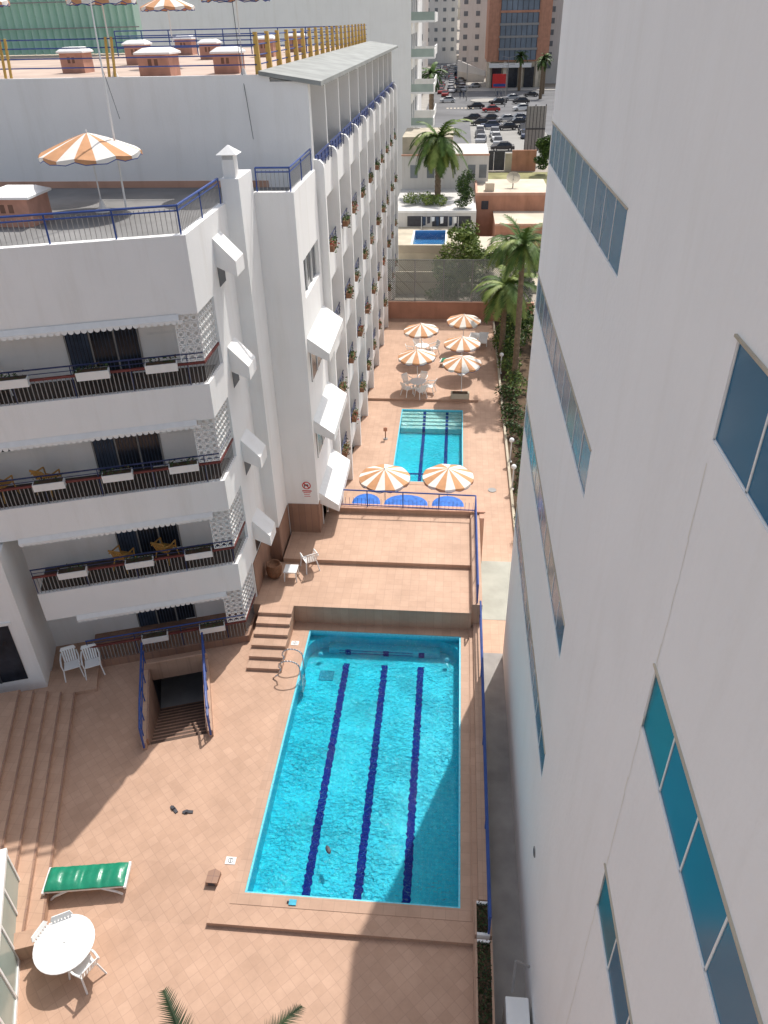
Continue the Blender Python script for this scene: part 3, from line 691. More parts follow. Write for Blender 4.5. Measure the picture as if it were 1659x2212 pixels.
for sx in(-.2,.2):
    for sy in(-.2,.2): m=MB(); m.cyl((sx,sy,.4),(sx*1.15,sy*1.15,0),.028,.02,6,WPL); m.obj('leg',t)
m=MB(); m.lathe([(.18,0),(.27,.15),(.3,.38),(.26,.56),(.27,.6),(.23,.6),(.22,.5),(.0,.5)],18,WOOD); m.obj('clay_pot',loc=(-6.25,21.5,.75),smooth=True,label='round brown clay pot standing by tiled wall',category='pot')
for (s,q) in((-5.75,-.25),(-5.1,-.32)):
    p=W(s,q); chair((p[0],p[1],.13),TH+math.radians(10))
for (i,s,q) in((2,-5.0,.8),(2,-6.3,.8),(1,-3.5,.8),(1,-2.2,.9),(2,-7.4,.9)):
    p=W(s,q); chair((p[0],p[1],LV[i]+.01),TH+math.radians(150),CHAIRY,'tan garden chair on a hotel balcony','balcony chairs')
for (s,q) in((-5.6,.8),(-6.4,.7)):
    p=W(s,q); chair((p[0],p[1],LV[3]+.01),TH+math.radians(30),WPL,'white garden chair on a hotel balcony','balcony chairs')
for (x,y,a) in((-7.15,12.1,.9),(-6.75,12.05,1.7)):
    m=MB(); m.prism([(-.05,-.14),(.03,-.14),(.05,0),(.05,.1),(.02,.15),(-.03,.15),(-.06,.08),(-.04,0)],0,.03,DMET); m.ext([(-.055,.0,.02),(-.04,.0,.07),(.035,.0,.07),(.05,.0,.02)],(0,.06,0),DMET)
    m.obj('sandal',loc=(x,y,.002),rz=a,label='dark sandal lying on the tiled deck',category='sandal',group='pair of sandals')
m=MB(); m.box(-.13,.13,-.1,.1,0,.012,WPL)
for k in range(12):
    t0=k*math.pi/6;t1=t0+math.pi/6; m.quad([(.07*math.cos(t0),.07*math.sin(t0),.015),(.07*math.cos(t1),.07*math.sin(t1),.015),(.055*math.cos(t1),.055*math.sin(t1),.015),(.055*math.cos(t0),.055*math.sin(t0),.015)],DMET)
m.box(-.01,.01,-.05,.05,.012,.016,DMET)
m.obj('depth_plaque',loc=(-5.22,10.75,.002),label='small white marking tile set in pool deck',category='plaque',group='pool marking tiles')
m2=clone(bpy.data.objects['depth_plaque'],loc=(-5.05,18.8,.002))
m=MB(); m.prism([(-.16,-.18),(.14,-.18),(.16,.12),(0,.2),(-.16,.12)],0,.14,CLAD); m.box(-.1,.08,-.185,-.18,.02,.12,DMET); m.obj('skimmer_box',loc=(-5.52,10.25,-.03),label='small dark brown box at the deck edge',category='box')
m=MB(); m.lathe([(.07,0),(.09,.02),(.06,.05),(.0,.06)],12,DMET); o=m.obj('rubber_float',loc=(-2.78,11.3,-.12),rz=.5,label='small dark object floating in the pool',category='float'); o.scale=(.7,1.5,1)
m=MB(); m.box(-.09,.09,-.07,.07,0,.03,pmat('cyan_rubber',(.05,.4,.55),.5,.2,9)); m.cyl((-.14,0,.015),(-.09,0,.015),.03,.03,8,DMET); m.obj('swimming_goggles',loc=(-3.42,9.78,.014),label='small blue swimming goggles on the pool edge',category='goggles')
for (y0,y1) in((9.25,10.05),(5.6,9.15)):
    t=thing('planter_box','long white edged planter box with low dark plants','planter',(1.18,y0,0),group='planters beside the lane')
    L=y1-y0; m=MB(); m.box(-.2,-.15,0,L,-.1,.22,COPE); m.box(.15,.2,0,L,-.1,.22,COPE); m.box(-.15,.15,0,.06,-.1,.22,WHITE); m.box(-.15,.15,L-.06,L,-.1,.22,WHITE); m.box(-.15,.15,.06,L-.06,-.1,.15,SOIL); m.obj('box',t)
    m=MB()
    for _ in range(int(420*L)): m.leaf(Vector((random.uniform(-.15,.15),random.uniform(.05,L-.05),.16+abs(random.gauss(0,.07)))),.07,random.choice([LEAFD,LEAFX,SOIL]))
    m.obj('plants',t)
t=thing('air_conditioner','grey white outdoor air conditioning unit on the lane','air conditioner',(1.62,7.0,-.8)); m=MB(); m.box(0,.5,0,1.0,0,1.0,WPL); m.obj('case',t,bevel=.02)
m=MB(); 
for k in range(10): m.box(.05,.45,1.0,1.012,.1+k*.08,.13+k*.08,DMET)
m.obj('grille',t)
m=MB(); m.tube([(2.1,8.3,.9),(1.8,8.3,1.1),(1.75,8.0,.4)],.03,GMET); m.obj('drain_pipe',label='thin grey bent drain pipe on the wall',category='pipe')
for (x0,x1) in((-3.95,-2.75),(-2.6,-.75),(-.6,.75)):
    t=thing('blue_awning','bright blue arched fabric awning below the terrace rail','awning',((x0+x1)/2,26.05,0),group='blue awnings')
    m=MB(); w=(x1-x0)/2; n=12
    for k in range(n):
        a0=math.pi*k/n;a1=math.pi*(k+1)/n
        p0=(w*math.cos(a0),.15+.75*math.sin(a0)**.7,.98+.1*math.sin(a0));p1=(w*math.cos(a1),.15+.75*math.sin(a1)**.7,.98+.1*math.sin(a1))
        m.quad([(w*math.cos(a0),.0,1.0),p0,p1,(w*math.cos(a1),0,1.0)],BLUEF); m.quad([p0,(p0[0],p0[1]+.02,p0[2]-.2),(p1[0],p1[1]+.02,p1[2]-.2),p1],BLUEF)
    m.obj('fabric',t)
    for s in(-w+.1,w-.1): m=MB(); m.cyl((s,.2,-1.2),(s,.2,.98),.03,.03,6,WMET); m.obj('post',t)
m=MB(); m.prism(R(-.55,.55,-.25,.25),0,.3,BEIGE); m.box(-.45,.45,-.15,.15,.3,.34,SOIL); m.obj('stone_bench',loc=(.62,41.45,-1.04),label='low stone block beside umbrella on patio',category='bench')
m=MB(); m.cyl((0,0,0),(0,0,.7),.03,.03,8,WOOD); m.box(-.10,.10,-.05,.05,.5,.7,ORNG); m.cyl((0,0,0),(0,0,.05),.12,.12,10,GMET); m.obj('shower_post',loc=(-3.4,36.2,-1.19),label='short brown post beside small pool',category='post')
m=MB(); m.cyl((0,0,0),(0,0,.02),.2,.2,16,GMET); m.obj('manhole_cover',loc=(2.2,31.2,-1.185),label='round grey manhole cover in paving',category='manhole cover')
# ---------------------------------------------------------------- right building
rb=thing('office_building','tall white stucco building with ribbon windows of blue glass','building')
XW=2.19; YF=19.9; ZT=18.6; TOP=[15.9,12.4,8.85,5.35]; WH=.88
m=MB(); m.box(XW+.14,18,-8,YF-.14,-1.4,ZT-.1,WHITE2)
m.box(XW+.14,18,YF-.14,YF,-1.4,ZT,WHITE2)
zs=[-1.4]
for tt in sorted(TOP): zs+= [tt-WH,tt]
zs.append(ZT)
for k in range(0,len(zs),2): m.box(XW,XW+.14,-8,YF,zs[k],zs[k+1],WHITE2)
for tt in TOP:
    m.box(XW,XW+.14,5.75 if tt>6 else -3.5,10.35,tt-WH,tt,WHITE2); m.box(XW,XW+.14,YF-.06,YF,tt-WH,tt,WHITE2)
m.box(XW-.02,XW+.25,-8,YF+.02,ZT,ZT+.06,WHITE2)
m.obj('wall',rb)
for tt in TOP:
    for (a,b) in((5.75,-3.5),(YF-.06,10.35)):
        if tt<6 and a<6: continue
        wd=subthing('window_strip',rb)
        n=round((a-b)/.84); pw=(a-b)/n
        for k in range(n):
            y=a-(k+1)*pw
            m=MB(); tl=random.uniform(-.004,.004); m.quad([(XW+.02+tl,y+.012,tt-WH),(XW+.02,y+pw-.012,tt-WH),(XW+.02+tl,y+pw-.012,tt),(XW+.02,y+.012,tt)],random.choice([WG,WG,WG3,WG2])); m.obj('pane',wd)
        m=MB()
        for k in range(n+1):
            y=a-k*pw; m.box(XW+.012,XW+.03,max(b,y-.014),min(a,y+.014),tt-WH,tt,WMET)
        m.box(XW+.012,XW+.03,b,a,tt-.014,tt,WMET); m.box(XW+.012,XW+.03,b,a,tt-WH,tt-WH+.014,WMET)
        m.obj('frame',wd)
        m=MB(); m.box(XW-.022,XW,b-.03,a+.03,tt+.0,tt+.022,BEIGE); m.obj('sill',wd)
m=MB(); m.cyl((XW-.02,9.9,2.6),(XW,9.9,2.6),.12,.12,12,GMET); m.cyl((XW-.025,9.9,2.6),(XW-.02,9.9,2.6),.09,.09,12,DMET); m.obj('wall_vent',rb)
STN=pmat('ochre_wall_stain',(.82,.79,.71),.85,.04,3)
m=MB(); 
for k in range(60):
    z=14.8-k*.26; j=random.uniform(-.012,.012); w=random.uniform(.008,.03); m.quad([(XW-.002,5.72+j,z),(XW-.002,5.72+w+j,z),(XW-.002,5.72+w+j,z-.27),(XW-.002,5.72+j,z-.27)][::-1],STN)
m.obj('wall_joint',rb)
# ---------------------------------------------------------------- vegetation
def frond(m,top,az,el,LL,mt,droop,nl,leafw,ns=12,lf=.26):
    d=Vector((math.cos(az)*math.cos(el),math.sin(az)*math.cos(el),math.sin(el)))
    side=Vector((-math.sin(az),math.cos(az),0)); pts=[top.copy()]; dd=d.copy()
    for q in range(ns):
        dd=(dd+Vector((0,0,-.13*droop))).normalized(); pts.append(pts[-1]+dd*LL/ns)
    for q in range(ns): m.cyl(pts[q],pts[q+1],.02*(1-q/ns)+.005,.02*(1-(q+1)/ns)+.004,4,mt,caps=False)
    for q in range(nl):
        f=(q+1.5)/(nl+1.5)*ns; i=min(int(f),ns-1); p=pts[i].lerp(pts[i+1],f-i); tdir=(pts[i+1]-pts[i]).normalized()
        ll=LL*lf*math.sin(math.pi*min(.97,.12+.85*(f/ns)))**.6
        for s in(-1,1):
            e=(side*s*.8+tdir*.75+Vector((0,0,-.15-.3*random.random()))).normalized()*ll*random.uniform(.8,1.15)
            m.add([p-tdir*leafw*.5,p+tdir*leafw*.5,p+e],[(0,1,2)],mt)
def palm(name,loc,h,tr,nf,L,label,lean=(0,0),mats=(LEAF,LEAF,LEAFY),droop=1.0,leafw=.05,nl=26,upmin=-.6,explicit=None):
    t=thing(name,label,'palm tree',loc)
    m=MB(); n=10; P=[]
    seg=14
    for i in range(seg+1):
        f=i/seg; P.append(Vector((lean[0]*f*f,lean[1]*f*f,h*f)))
    for i in range(seg):
        r0=tr*(1.15-.35*i/seg); m.cyl(P[i],P[i+1],r0*.92,r0*1.08,n,BARK)
    m.obj('trunk',t)
    m=MB(); top=P[-1]
    if explicit:
        for (az,el,LL,dr) in explicit: frond(m,top,math.radians(az),math.radians(el),LL,random.choice(mats),dr,nl,leafw,lf=.17)
    else:
        for k in range(nf):
            az=2*math.pi*k/nf*2.4+random.uniform(-.2,.2); el=random.uniform(upmin,1.25); LL=L*random.uniform(.7,1.1)
            frond(m,top,az,el,LL,random.choice(mats),droop*random.uniform(.8,1.5),nl,leafw)
    m.obj('crown',t)
    return t
palm('palm_tree',(3.96,43.8,-1.2),8.4,.17,38,2.4,'tall palm tree with slender trunk beside the patio',lean=(-.1,.2),leafw=.09,mats=(LEAF,LEAF,LEAFY))
palm('palm_tree',(3.35,48,-1.2),4.9,.18,48,2.6,'yellow green palm tree in the garden bed',mats=(LEAFY,LEAFY,LEAF),leafw=.11,nl=34)
palm('palm_tree',(3.7,53,-1.2),6.2,.16,38,2.4,'palm tree behind the patio by fence',mats=(LEAFY,LEAF,LEAF),leafw=.11)
palm('palm_tree',(-1.9,84,1.0),6.6,.3,60,3.9,'large bushy palm tree before white wall',leafw=.2,mats=(LEAF,LEAFY,LEAF),droop=1.3)
palm('palm_tree',(-4.8,150,-1.2),11.0,.45,40,3.2,'tall street palm beside the road',mats=(LEAF,LEAFD),leafw=.3)
palm('palm_tree',(-2.95,3.8,-.14),5.05,.2,16,1.9,'dark palm whose frond tips reach over deck',mats=(LEAFX,LEAFX),leafw=.035,nl=64,
   explicit=[(128,52,2.0,.5),(60,54,2.15,1.2),(-20,40,1.6,1),(200,40,1.6,1),(240,50,1.7,1),(280,50,1.7,1),(320,45,1.7,1),(265,20,1.7,1)])
for (x,y) in((22,235),(24,250),(18,262)): palm('palm_tree',(x,y,-1.2),9,.4,26,2.8,'street palm in front of the office tower',mats=(LEAFD,LEAF),leafw=.3)
def bush(name,loc,clumps,n,sz,mats,label,cat='bush',trunk=0,group=None):
    t=thing(name,label,cat,loc,group=group)
    if trunk:
        m=MB(); m.cyl((0,0,0),(0,0,trunk),.16,.1,8,BARK)
        for c,r in clumps[:4]: m.cyl((0,0,trunk*.8),c,.07,.03,6,BARK)
        m.obj('trunk',t)
    m=MB()
    for c,r in clumps:
        m.leaves(c,(r,r,r*.8),n,sz,mats)
    m.obj('crown' if trunk else 'foliage',t)
cl=[((random.uniform(-1.3,1.3),random.uniform(-1,1),random.uniform(2,5.6)),random.uniform(.6,1.1)) for _ in range(20)]
bush('broadleaf_tree',(.3,60.5,-1.2),cl,280,.28,[LEAF,LEAFY,LEAFY,LEAFY],'bright green leafy tree behind the chain link fence','tree',2.5)
for (x,y,hh) in((-.6,57.4,2.2),(1.9,57.6,2.6),(4.4,57.4,3.2)):
    cl=[((random.uniform(-1.1,1.1),random.uniform(-.6,.6),random.uniform(.3,hh)),random.uniform(.5,.8)) for _ in range(13)]
    bush('fence_shrub',(x,y,-1.2),cl,200,.22,[LEAFD,LEAFD,LEAF],'dense dark green shrub behind the chain link fence','shrub',group='shrubs behind the fence')
cl=[((random.uniform(-.35,.35),random.uniform(-.35,.35),.5+i*.28),.7) for i in range(10)]
bush('clipped_shrub',(.9,78,2.3),cl,260,.22,[LEAFD,LEAFD,LEAF],'tall rounded dark green shrub','shrub')
cl=[((random.uniform(-1.8,1.8),random.uniform(-.8,.8),random.uniform(.3,.8)),.7) for i in range(9)]
bush('flowering_bush',(-3.2,80,2.3),cl,200,.22,[LEAF,LEAFY,LEAFY],'low yellow green bush on neighbouring terrace')
for i in range(13):
    y=25.5+i*2.2; x=3.7+random.uniform(-.1,.3)
    cl=[((random.uniform(-.5,.5),random.uniform(-1,1),random.uniform(.2,.85)),random.uniform(.3,.55)) for _ in range(8)]
    bush('garden_shrub',(x,y,-1.18),cl,100,.17,[LEAFD,LEAF,LEAFD,SOIL,LEAFD] if i<8 else [LEAF,LEAFY,LEAFD],'dark green garden shrub in the planting bed','shrub',group='garden shrubs')
cl=[((random.uniform(-1.5,1.5),random.uniform(-3,3),random.uniform(.5,2.8)),random.uniform(.7,1.1)) for _ in range(18)]
bush('hedge',(5.0,50.8,-1.18),cl,220,.25,[LEAF,LEAFY,LEAFD,LEAFD],'tall mixed green hedge by the patio','hedge')
cl=[((random.uniform(-.8,.8),random.uniform(-.5,.5),random.uniform(.3,5)),random.uniform(.6,1.0)) for _ in range(14)]
bush('cypress_hedge',(12.2,118,-1.2),cl,200,.4,[LEAFD,LEAF],'dark cypress hedge beside the yard','hedge')
for (x,y) in((2.4,66),(6.5,67)):
    cl=[((random.uniform(-1.2,1.2),random.uniform(-1,1),random.uniform(.3,1.8)),random.uniform(.5,.9)) for _ in range(10)]
    bush('garden_bush',(x,y,-.6),cl,180,.24,[LEAF,LEAFY,LEAFD],'green bush beside the cream outbuilding')
m=MB(); m.box(3.03,3.15,21.5,55,-1.25,-1.0,BEIGE); m.obj('garden_kerb',kind='structure')
for (x,y) in((3.2,45.5),(3.2,34),(3.15,31.3)):
    t=thing('globe_lamp','short garden lamp with white globe','lamp',(x,y,-1.19),group='garden globe lamps')
    m=MB(); m.cyl((0,0,0),(0,0,1.15),.04,.03,8,WMET); m.cyl((0,0,0),(0,0,.06),.1,.1,10,WMET); m.obj('post',t)
    m=MB(); pr=[(.13*math.sin(math.pi*k/8)+.001,-.13*math.cos(math.pi*k/8)) for k in range(9)]; m.lathe(pr,12,WPL,(0,0,1.28)); m.obj('globe',t,smooth=True)
m=MB(); m.box(-4.95,6,55.4,55.6,-1.3,.2,ORNG); m.box(-4.95,6,55.35,55.65,.2,.25,ORNG2); m.obj('patio_end_wall',label='terracotta painted wall closing the patio',category='wall')
t=thing('chain_link_fence','tall grey chain link fence above the terracotta wall','fence'); m=MB()
m.tube([(-4.9,55.5,3.3),(5.8,55.5,3.3)],.035,FENC); m.tube([(-4.9,55.5,.3),(5.8,55.5,.3)],.035,FENC); m.tube([(-4.9,55.5,1.7),(5.8,55.5,1.7)],.025,FENC); m.obj('rail',t)
for k in range(6): MB().cyl((-4.9+k*2.1,55.5,.2),(-4.9+k*2.1,55.5,3.3),.04,.04,6,GMET).obj('post',t)
m=MB(); sp=.15
k=-3.0
while k<10.7:
    for sgn in(1,-1):
        x0=(k if sgn>0 else k+3.0); x1=x0+sgn*3.0; z0=.3; z1=3.3; d=x1-x0
        ts=sorted([(0-x0)/d,(10.7-x0)/d]); f0=max(0,ts[0]); f1=min(1,ts[1])
        if f1-f0>.02:
            p=[(-4.9+x0+d*f,55.5,z0+(z1-z0)*f) for f in(f0,f1)]
            m.cyl(p[0],p[1],.022,.022,3,FENC,caps=False)
    k+=sp
m.obj('mesh',t)
# ---------------------------------------------------------------- neighbours
m=MB(); m.box(-6.3,.8,66,66.3,-1.2,1.75,BEIGE); m.box(-6.3,-3.9,66.3,76,-1.2,1.0,BEIGE); m.box(-.7,1.0,66.3,76,-1.2,1.0,BEIGE); m.box(-3.9,-.7,66.3,69,-1.2,1.0,BEIGE); m.box(-3.9,-.7,74.5,76,-1.2,1.0,BEIGE)
for k in range(12): m.box(-6.2,.7,65.97,66.0,1.1+k*.055,1.12+k*.055,CREAM)
m.box(-6.3,.8,62,62.2,-1.2,.6,BEIGE)
m.obj('neighbour_terrace',label='beige stone terrace of the neighbouring house',category='terrace')
t=thing('neighbour_pool','small blue tiled pool on a neighbouring terrace','swimming pool'); PB2=pmat('deep_blue_tile',(.06,.22,.48),.4,.1,3)
m=MB(); m.quad([(-3.9,69,.3),(-.7,69,.3),(-.7,74.5,.3),(-3.9,74.5,.3)],PB2); m.box(-3.9,-3.75,69,74.5,.3,1.02,WHITE); m.box(-.85,-.7,69,74.5,.3,1.02,WHITE); m.box(-3.75,-.85,74.3,74.5,.3,1.02,PB2); m.obj('pool_basin',t)
MB().quad([(-3.75,69,.8),(-.85,69,.8),(-.85,74.3,.8),(-3.75,74.3,.8)],WATER2).obj('neighbour_pool_water',kind='structure')
t=thing('neighbour_house','low white house with terrace roof and shaded openings','house'); m=MB(); m.box(-6,2.0,76,88,-1.2,2.3,FARW); m.box(-6,2.0,76,76.2,2.3,2.5,WHITE); m.box(-5.9,3.4,88,97,-1.2,5.6,FARW); m.box(-5.9,-.5,89,97,5.6,7.3,BEIGE); m.obj('wall',t)
for x in(-4.6,-2.2,.0): MB().box(x,x+1.5,75.96,76,1.05,2.0,DMET).obj('opening',t)
for x in(-5.0,-3.2,1.2,2.4): MB().box(x,x+.8,87.96,88,3.4,4.7,FARG).obj('window',t)
MB().box(-5.95,3.45,87.9,88.1,5.6,5.75,ORNG2).obj('parapet',t)
t=thing('laundry_line','rack of dark and white laundry hung out to dry','laundry'); m=MB(); m.tube([(-3.2,75.3,2.1),(.3,75.3,2.1)],.02,DMET); 
for x in(-3.2,.3): m.cyl((x,75.3,1),(x,75.3,2.1),.03,.03,6,WMET)
m.obj('line',t)
for k,mt in enumerate([CURT,DMET,WPL,CURT,WPL,DMET,CURT,WPL]):
    x=-3.1+k*.42; m=MB(); m.ext([(x,75.3,2.1),(x+.32,75.3,2.1),(x+.3,75.32,1.3+.2*(k%3)),(x+.03,75.28,1.25+.2*(k%3))],(0,.02,0),mt); m.obj('garment',t)
t=thing('terracotta_house','flat roofed terracotta house with cream roofs','house')
m=MB(); m.box(2.0,9.5,81,90,-1.2,2.9,ORNG); m.box(2.0,9.5,81,81.2,2.9,3.15,ORNG2);m.box(2.0,2.2,81.2,90,2.9,3.15,ORNG2); m.box(3.8,9.5,74.5,81,-1.2,1.4,ORNG); m.box(3.8,9.5,74.5,74.7,1.4,1.6,ORNG2); m.obj('wall',t)
m=MB(); m.quad([(2.2,81.2,2.92),(9.5,81.2,2.92),(9.5,90,2.92),(2.2,90,2.92)],CREAM); m.quad([(3.8,74.7,1.42),(9.5,74.7,1.42),(9.5,81,1.42),(3.8,81,1.42)],CREAM); m.box(3.0,3.9,83,84,2.92,3.7,CREAM); m.obj('roof',t)
MB().box(2.6,3.3,80.95,81,1.6,2.4,DMET).obj('window',t)
m=MB(); m.box(1.2,9,62.5,74.4,-1.2,-.6,BEIGE); m.box(1.3,5.2,68.5,74.4,-.6,.5,CREAM); m.obj('low_outbuilding',label='low cream roofed outbuilding behind the fence',category='outbuilding')
t=thing('satellite_dish','round beige satellite dish on a flat roof','satellite dish',(5.9,85,2.92)); m=MB(Matrix.Translation((0,0,1.0))@Matrix.Rotation(math.radians(40),4,'X')); m.lathe([(.02,-.2),(.4,-.14),(.7,0),(.72,0),(.4,-.12),(.0,-.17)],18,BEIGE); m.obj('dish',t)
m=MB(); m.cyl((0,0,0),(0,0,.9),.06,.05,8,GMET); m.cyl((0,.0,1.0),(0,-.5,1.6),.02,.02,5,GMET); m.obj('mount',t)
m=MB(); m.quad([(1.5,91,-1.19),(14,91,-1.19),(14,120,-1.19),(1.5,120,-1.19)],DRYG); m.obj('yard_grass',kind='structure')
t=thing('yard_wall','terracotta yard wall with dark metal gates','wall'); m=MB(); m.box(2.0,3.8,121,121.3,-1.2,1.6,ORNG2); m.box(8.0,11.5,121,121.3,-1.2,1.6,ORNG); m.box(7.0,8.0,121,121.3,-1.2,1.2,BEIGE); m.obj('wall',t)
for x in(3.8,5.4): m=MB(); m.box(x,x+1.55,121.1,121.2,-1.1,1.5,DMET); m.obj('gate',t)
t=thing('dark_billboard','tall dark framed structure beside the yard wall','billboard',(11.3,126,-1.2)); m=MB(); m.box(-1.3,1.6,0,.3,2.0,8.0,GMET)
for k in range(6): m.box(-1.3+k*.5,-1.22+k*.5,-.06,0,2,8,DMET)
m.box(-1.3,1.6,-.08,-.06,4.9,5.1,DMET); m.obj('panel',t)
for x in(-1.2,0,1.5): m=MB(); m.cyl((x,.15,0),(x,.15,8.2),.08,.08,6,DMET); m.obj('post',t)
def block(name,label,x0,x1,y0,y1,z1,mat,fh=3.1,bays=3.2,faces='f',maxz=99,balc=False,sidey=None,zmin=2,z0=-1.2):
    t=thing(name,label,'building'); m=MB(); m.box(x0,x1,y0,y1,z0,z1,mat); m.box(x0-.1,x1+.1,y0-.1,y0+.2,z1,z1+.5,mat); m.obj('wall',t)
    nf=int((z1-z0)/fh); cnt=0
    wm=MB(); wm.box(0,1.5,-.06,.0,0,1.5,FARG); wm.box(-.12,1.62,-.14,-.0,-.14,-.02,mat); wproto=None
    def put(loc,rz):
        nonlocal wproto
        if wproto is None: wproto=wm.obj('window',t,loc=loc,rz=rz)
        else: clone(wproto,loc=loc,rz=rz,parent=t)
    bm=MB(); bm.box(-.5,2.0,-1.1,0,-.15,0,mat); bm.box(-.5,2.0,-1.1,-1.03,0,.9,mat); bproto=None
    for f in range(nf):
        z=z0+f*fh+1.2
        if z<zmin or z>maxz: continue
        if 'f' in faces:
            n=int((x1-x0)/bays)
            for k in range(n):
                if cnt>95: break
                put((x0+bays*(k+.3),y0,z),0); cnt+=1
        for sd in('l','r'):
            if sd in faces:
                a,b=sidey or (y0,y1); n=int((b-a)/bays)
                for k in range(n):
                    if cnt>95: break
                    X=x0 if sd=='l' else x1; rz=-math.pi/2 if sd=='l' else math.pi/2
                    yy=a+bays*(k+.3)+(1.5 if sd=='l' else 0)
                    put((X,yy,z),rz); cnt+=1
                    if balc:
                        if bproto is None: bproto=bm.obj('balcony',t,loc=(X,yy,z-1.0),rz=rz)
                        else: clone(bproto,loc=(X,yy,z-1.0),rz=rz,parent=t)
    return t
t=thing('apartment_block','large pale apartment block with stacked side balconies','building')
m=MB(); m.box(-80,-5.6,100,128,-1.2,42,WHITE); m.obj('wall',t)
for f in range(8):
    z=7.0+f*3.5
    m=MB(); m.box(-5.6,-2.9,100.2,103.6,z,z+.2,WHITE); m.box(-3.0,-2.9,100.2,103.6,z+.2,z+1.0,WHITE); m.box(-5.6,-3.0,100.2,100.28,z+.2,z+1.0,GL); m.obj('balcony',t)
    m=MB(); m.box(-5.6,-3.1,109,118,z,z+.2,WHITE); m.box(-3.2,-3.1,109,118,z+.2,z+1.0,WHITE); m.box(-5.6,-3.2,109,109.1,z+.2,z+1.0,WHITE); m.obj('balcony',t)
    for y in(100.9,105,110): m=MB(); m.box(-5.6,-5.56,y,y+2,z+.3,z+2.4,FARG); m.obj('window',t)
block('street_building','white apartment building along the street',-40,-11,190,300,24,FARW,faces='r',balc=True,sidey=(190,260),maxz=24)
block('street_building','pale apartment building closing the street',-22,-2,430,470,45,FARW,faces='f',bays=4.0,fh=4,maxz=40)
block('street_building','white building with long balconies beside the street',-.5,14,330,420,30,FARW,faces='fl',bays=4.4,fh=3.6,sidey=(330,372),balc=True,maxz=26)
block('street_building','distant white building at the street end',0,30,480,520,60,FARW,faces='f',bays=5,fh=5,maxz=50)
block('street_building','distant pale building at the street end',-60,-20,480,540,50,FARW,faces='f',bays=6,fh=5)
block('street_building','white building behind the office tower',27,70,290,330,40,FARW,faces='f',bays=4)
m=MB(); m.box(-.8,8.5,300,300.4,-1.2,2.2,FARW); m.ext([(-.8,300,2.2),(-.8,300,5.5),(7.9,275,3.4),(7.9,275,2.2)],(.3,0,0),FARW); m.obj('street_wall',label='white garden wall along the street',category='wall')
t=thing('office_tower','orange and glass office tower with dark shopfront base','tower'); m=MB(); m.box(8.3,27,273,300,6,48,ORNG); m.box(9,26,273.5,300,-1.2,6,BEIGE); 
for x in(8.5,13.5,18.5,23.5): m.box(x,x+.9,272.8,273.5,-1.2,6,CREAM)
m.obj('wall',t)
TG=pmat('tower_glass',(.16,.20,.25),.25,.25,.2,spec=.4)
for f in range(13):
    z=6.4+f*3.2; m=MB(); m.box(11.8,23.2,272.7,273,z,z+2.6,TG)
    for k in range(8): m.box(11.8+k*1.6,11.95+k*1.6,272.62,272.7,z,z+2.6,DMET)
    m.box(11.6,23.4,272.5,273,z+2.6,z+3.2,ORNG if f%4==3 else GMET); m.obj('glass_band',t)
for k in range(3): m=MB(); m.box(10+k*5,13+k*5,273.2,273.5,-1,4.5,DGLASS); m.obj('shopfront',t)
m=MB(); m.box(9,22,272.2,272.8,4.4,5.6,WPL); m.obj('shop_fascia',t)
m=MB(); m.quad([(-8,130,-1.186),(80,130,-1.186),(80,262,-1.186),(-8,262,-1.186)],ASPH); m.quad([(-9,262,-1.186),(-1.5,262,-1.186),(-1.5,430,-1.186),(-12,430,-1.186)],ASPH); m.obj('road',kind='structure')
PK=pmat('parking_concrete',(.30,.29,.27),.9,.12,.2)
m=MB(); m.quad([(2.5,130,-1.182),(17,130,-1.182),(17,192,-1.182),(2.5,192,-1.182)],PK); m.obj('parking_ground',kind='structure')
m=MB(); m.box(-1.5,9,262,330,-1.3,-1.06,PAVE); m.box(-12,-8,125,262,-1.3,-1.06,PAVE); m.box(9,80,262,273,-1.3,-1.06,PAVE); m.prism([(7+4*math.cos(a*math.pi/8),232+5*math.sin(a*math.pi/8)) for a in range(16)],-1.3,-1.06,PAVE)
m.obj('pavement',kind='structure')
m=MB()
for k in range(8): m.box(-3+k*.9,-2.5+k*.9,212,214,-1.185,-1.180,CREAM)
for k in range(9): m.box(-6.2,-6.05,265+k*9,269+k*9,-1.185,-1.180,WPL)
for k in range(18): m.box(3,7,134+k*2.7,134.12+k*2.7,-1.18,-1.176,WPL)
m.obj('road_marking',kind='structure')
CARC={'black':pmat('car_black',(.025,.025,.03),.25,.1,2,spec=.6),'red':pmat('car_red',(.35,.02,.02),.25,.1,2,spec=.6),'white':pmat('car_white',(.7,.7,.7),.3,.05,2,spec=.6),'silver':pmat('car_silver',(.35,.36,.38),.3,.05,2,metal=.3),'blue':pmat('car_blue',(.05,.07,.13),.25,.1,2,spec=.6)}
TYRE=pmat('tyre',(.02,.02,.02),.9,.1,4)
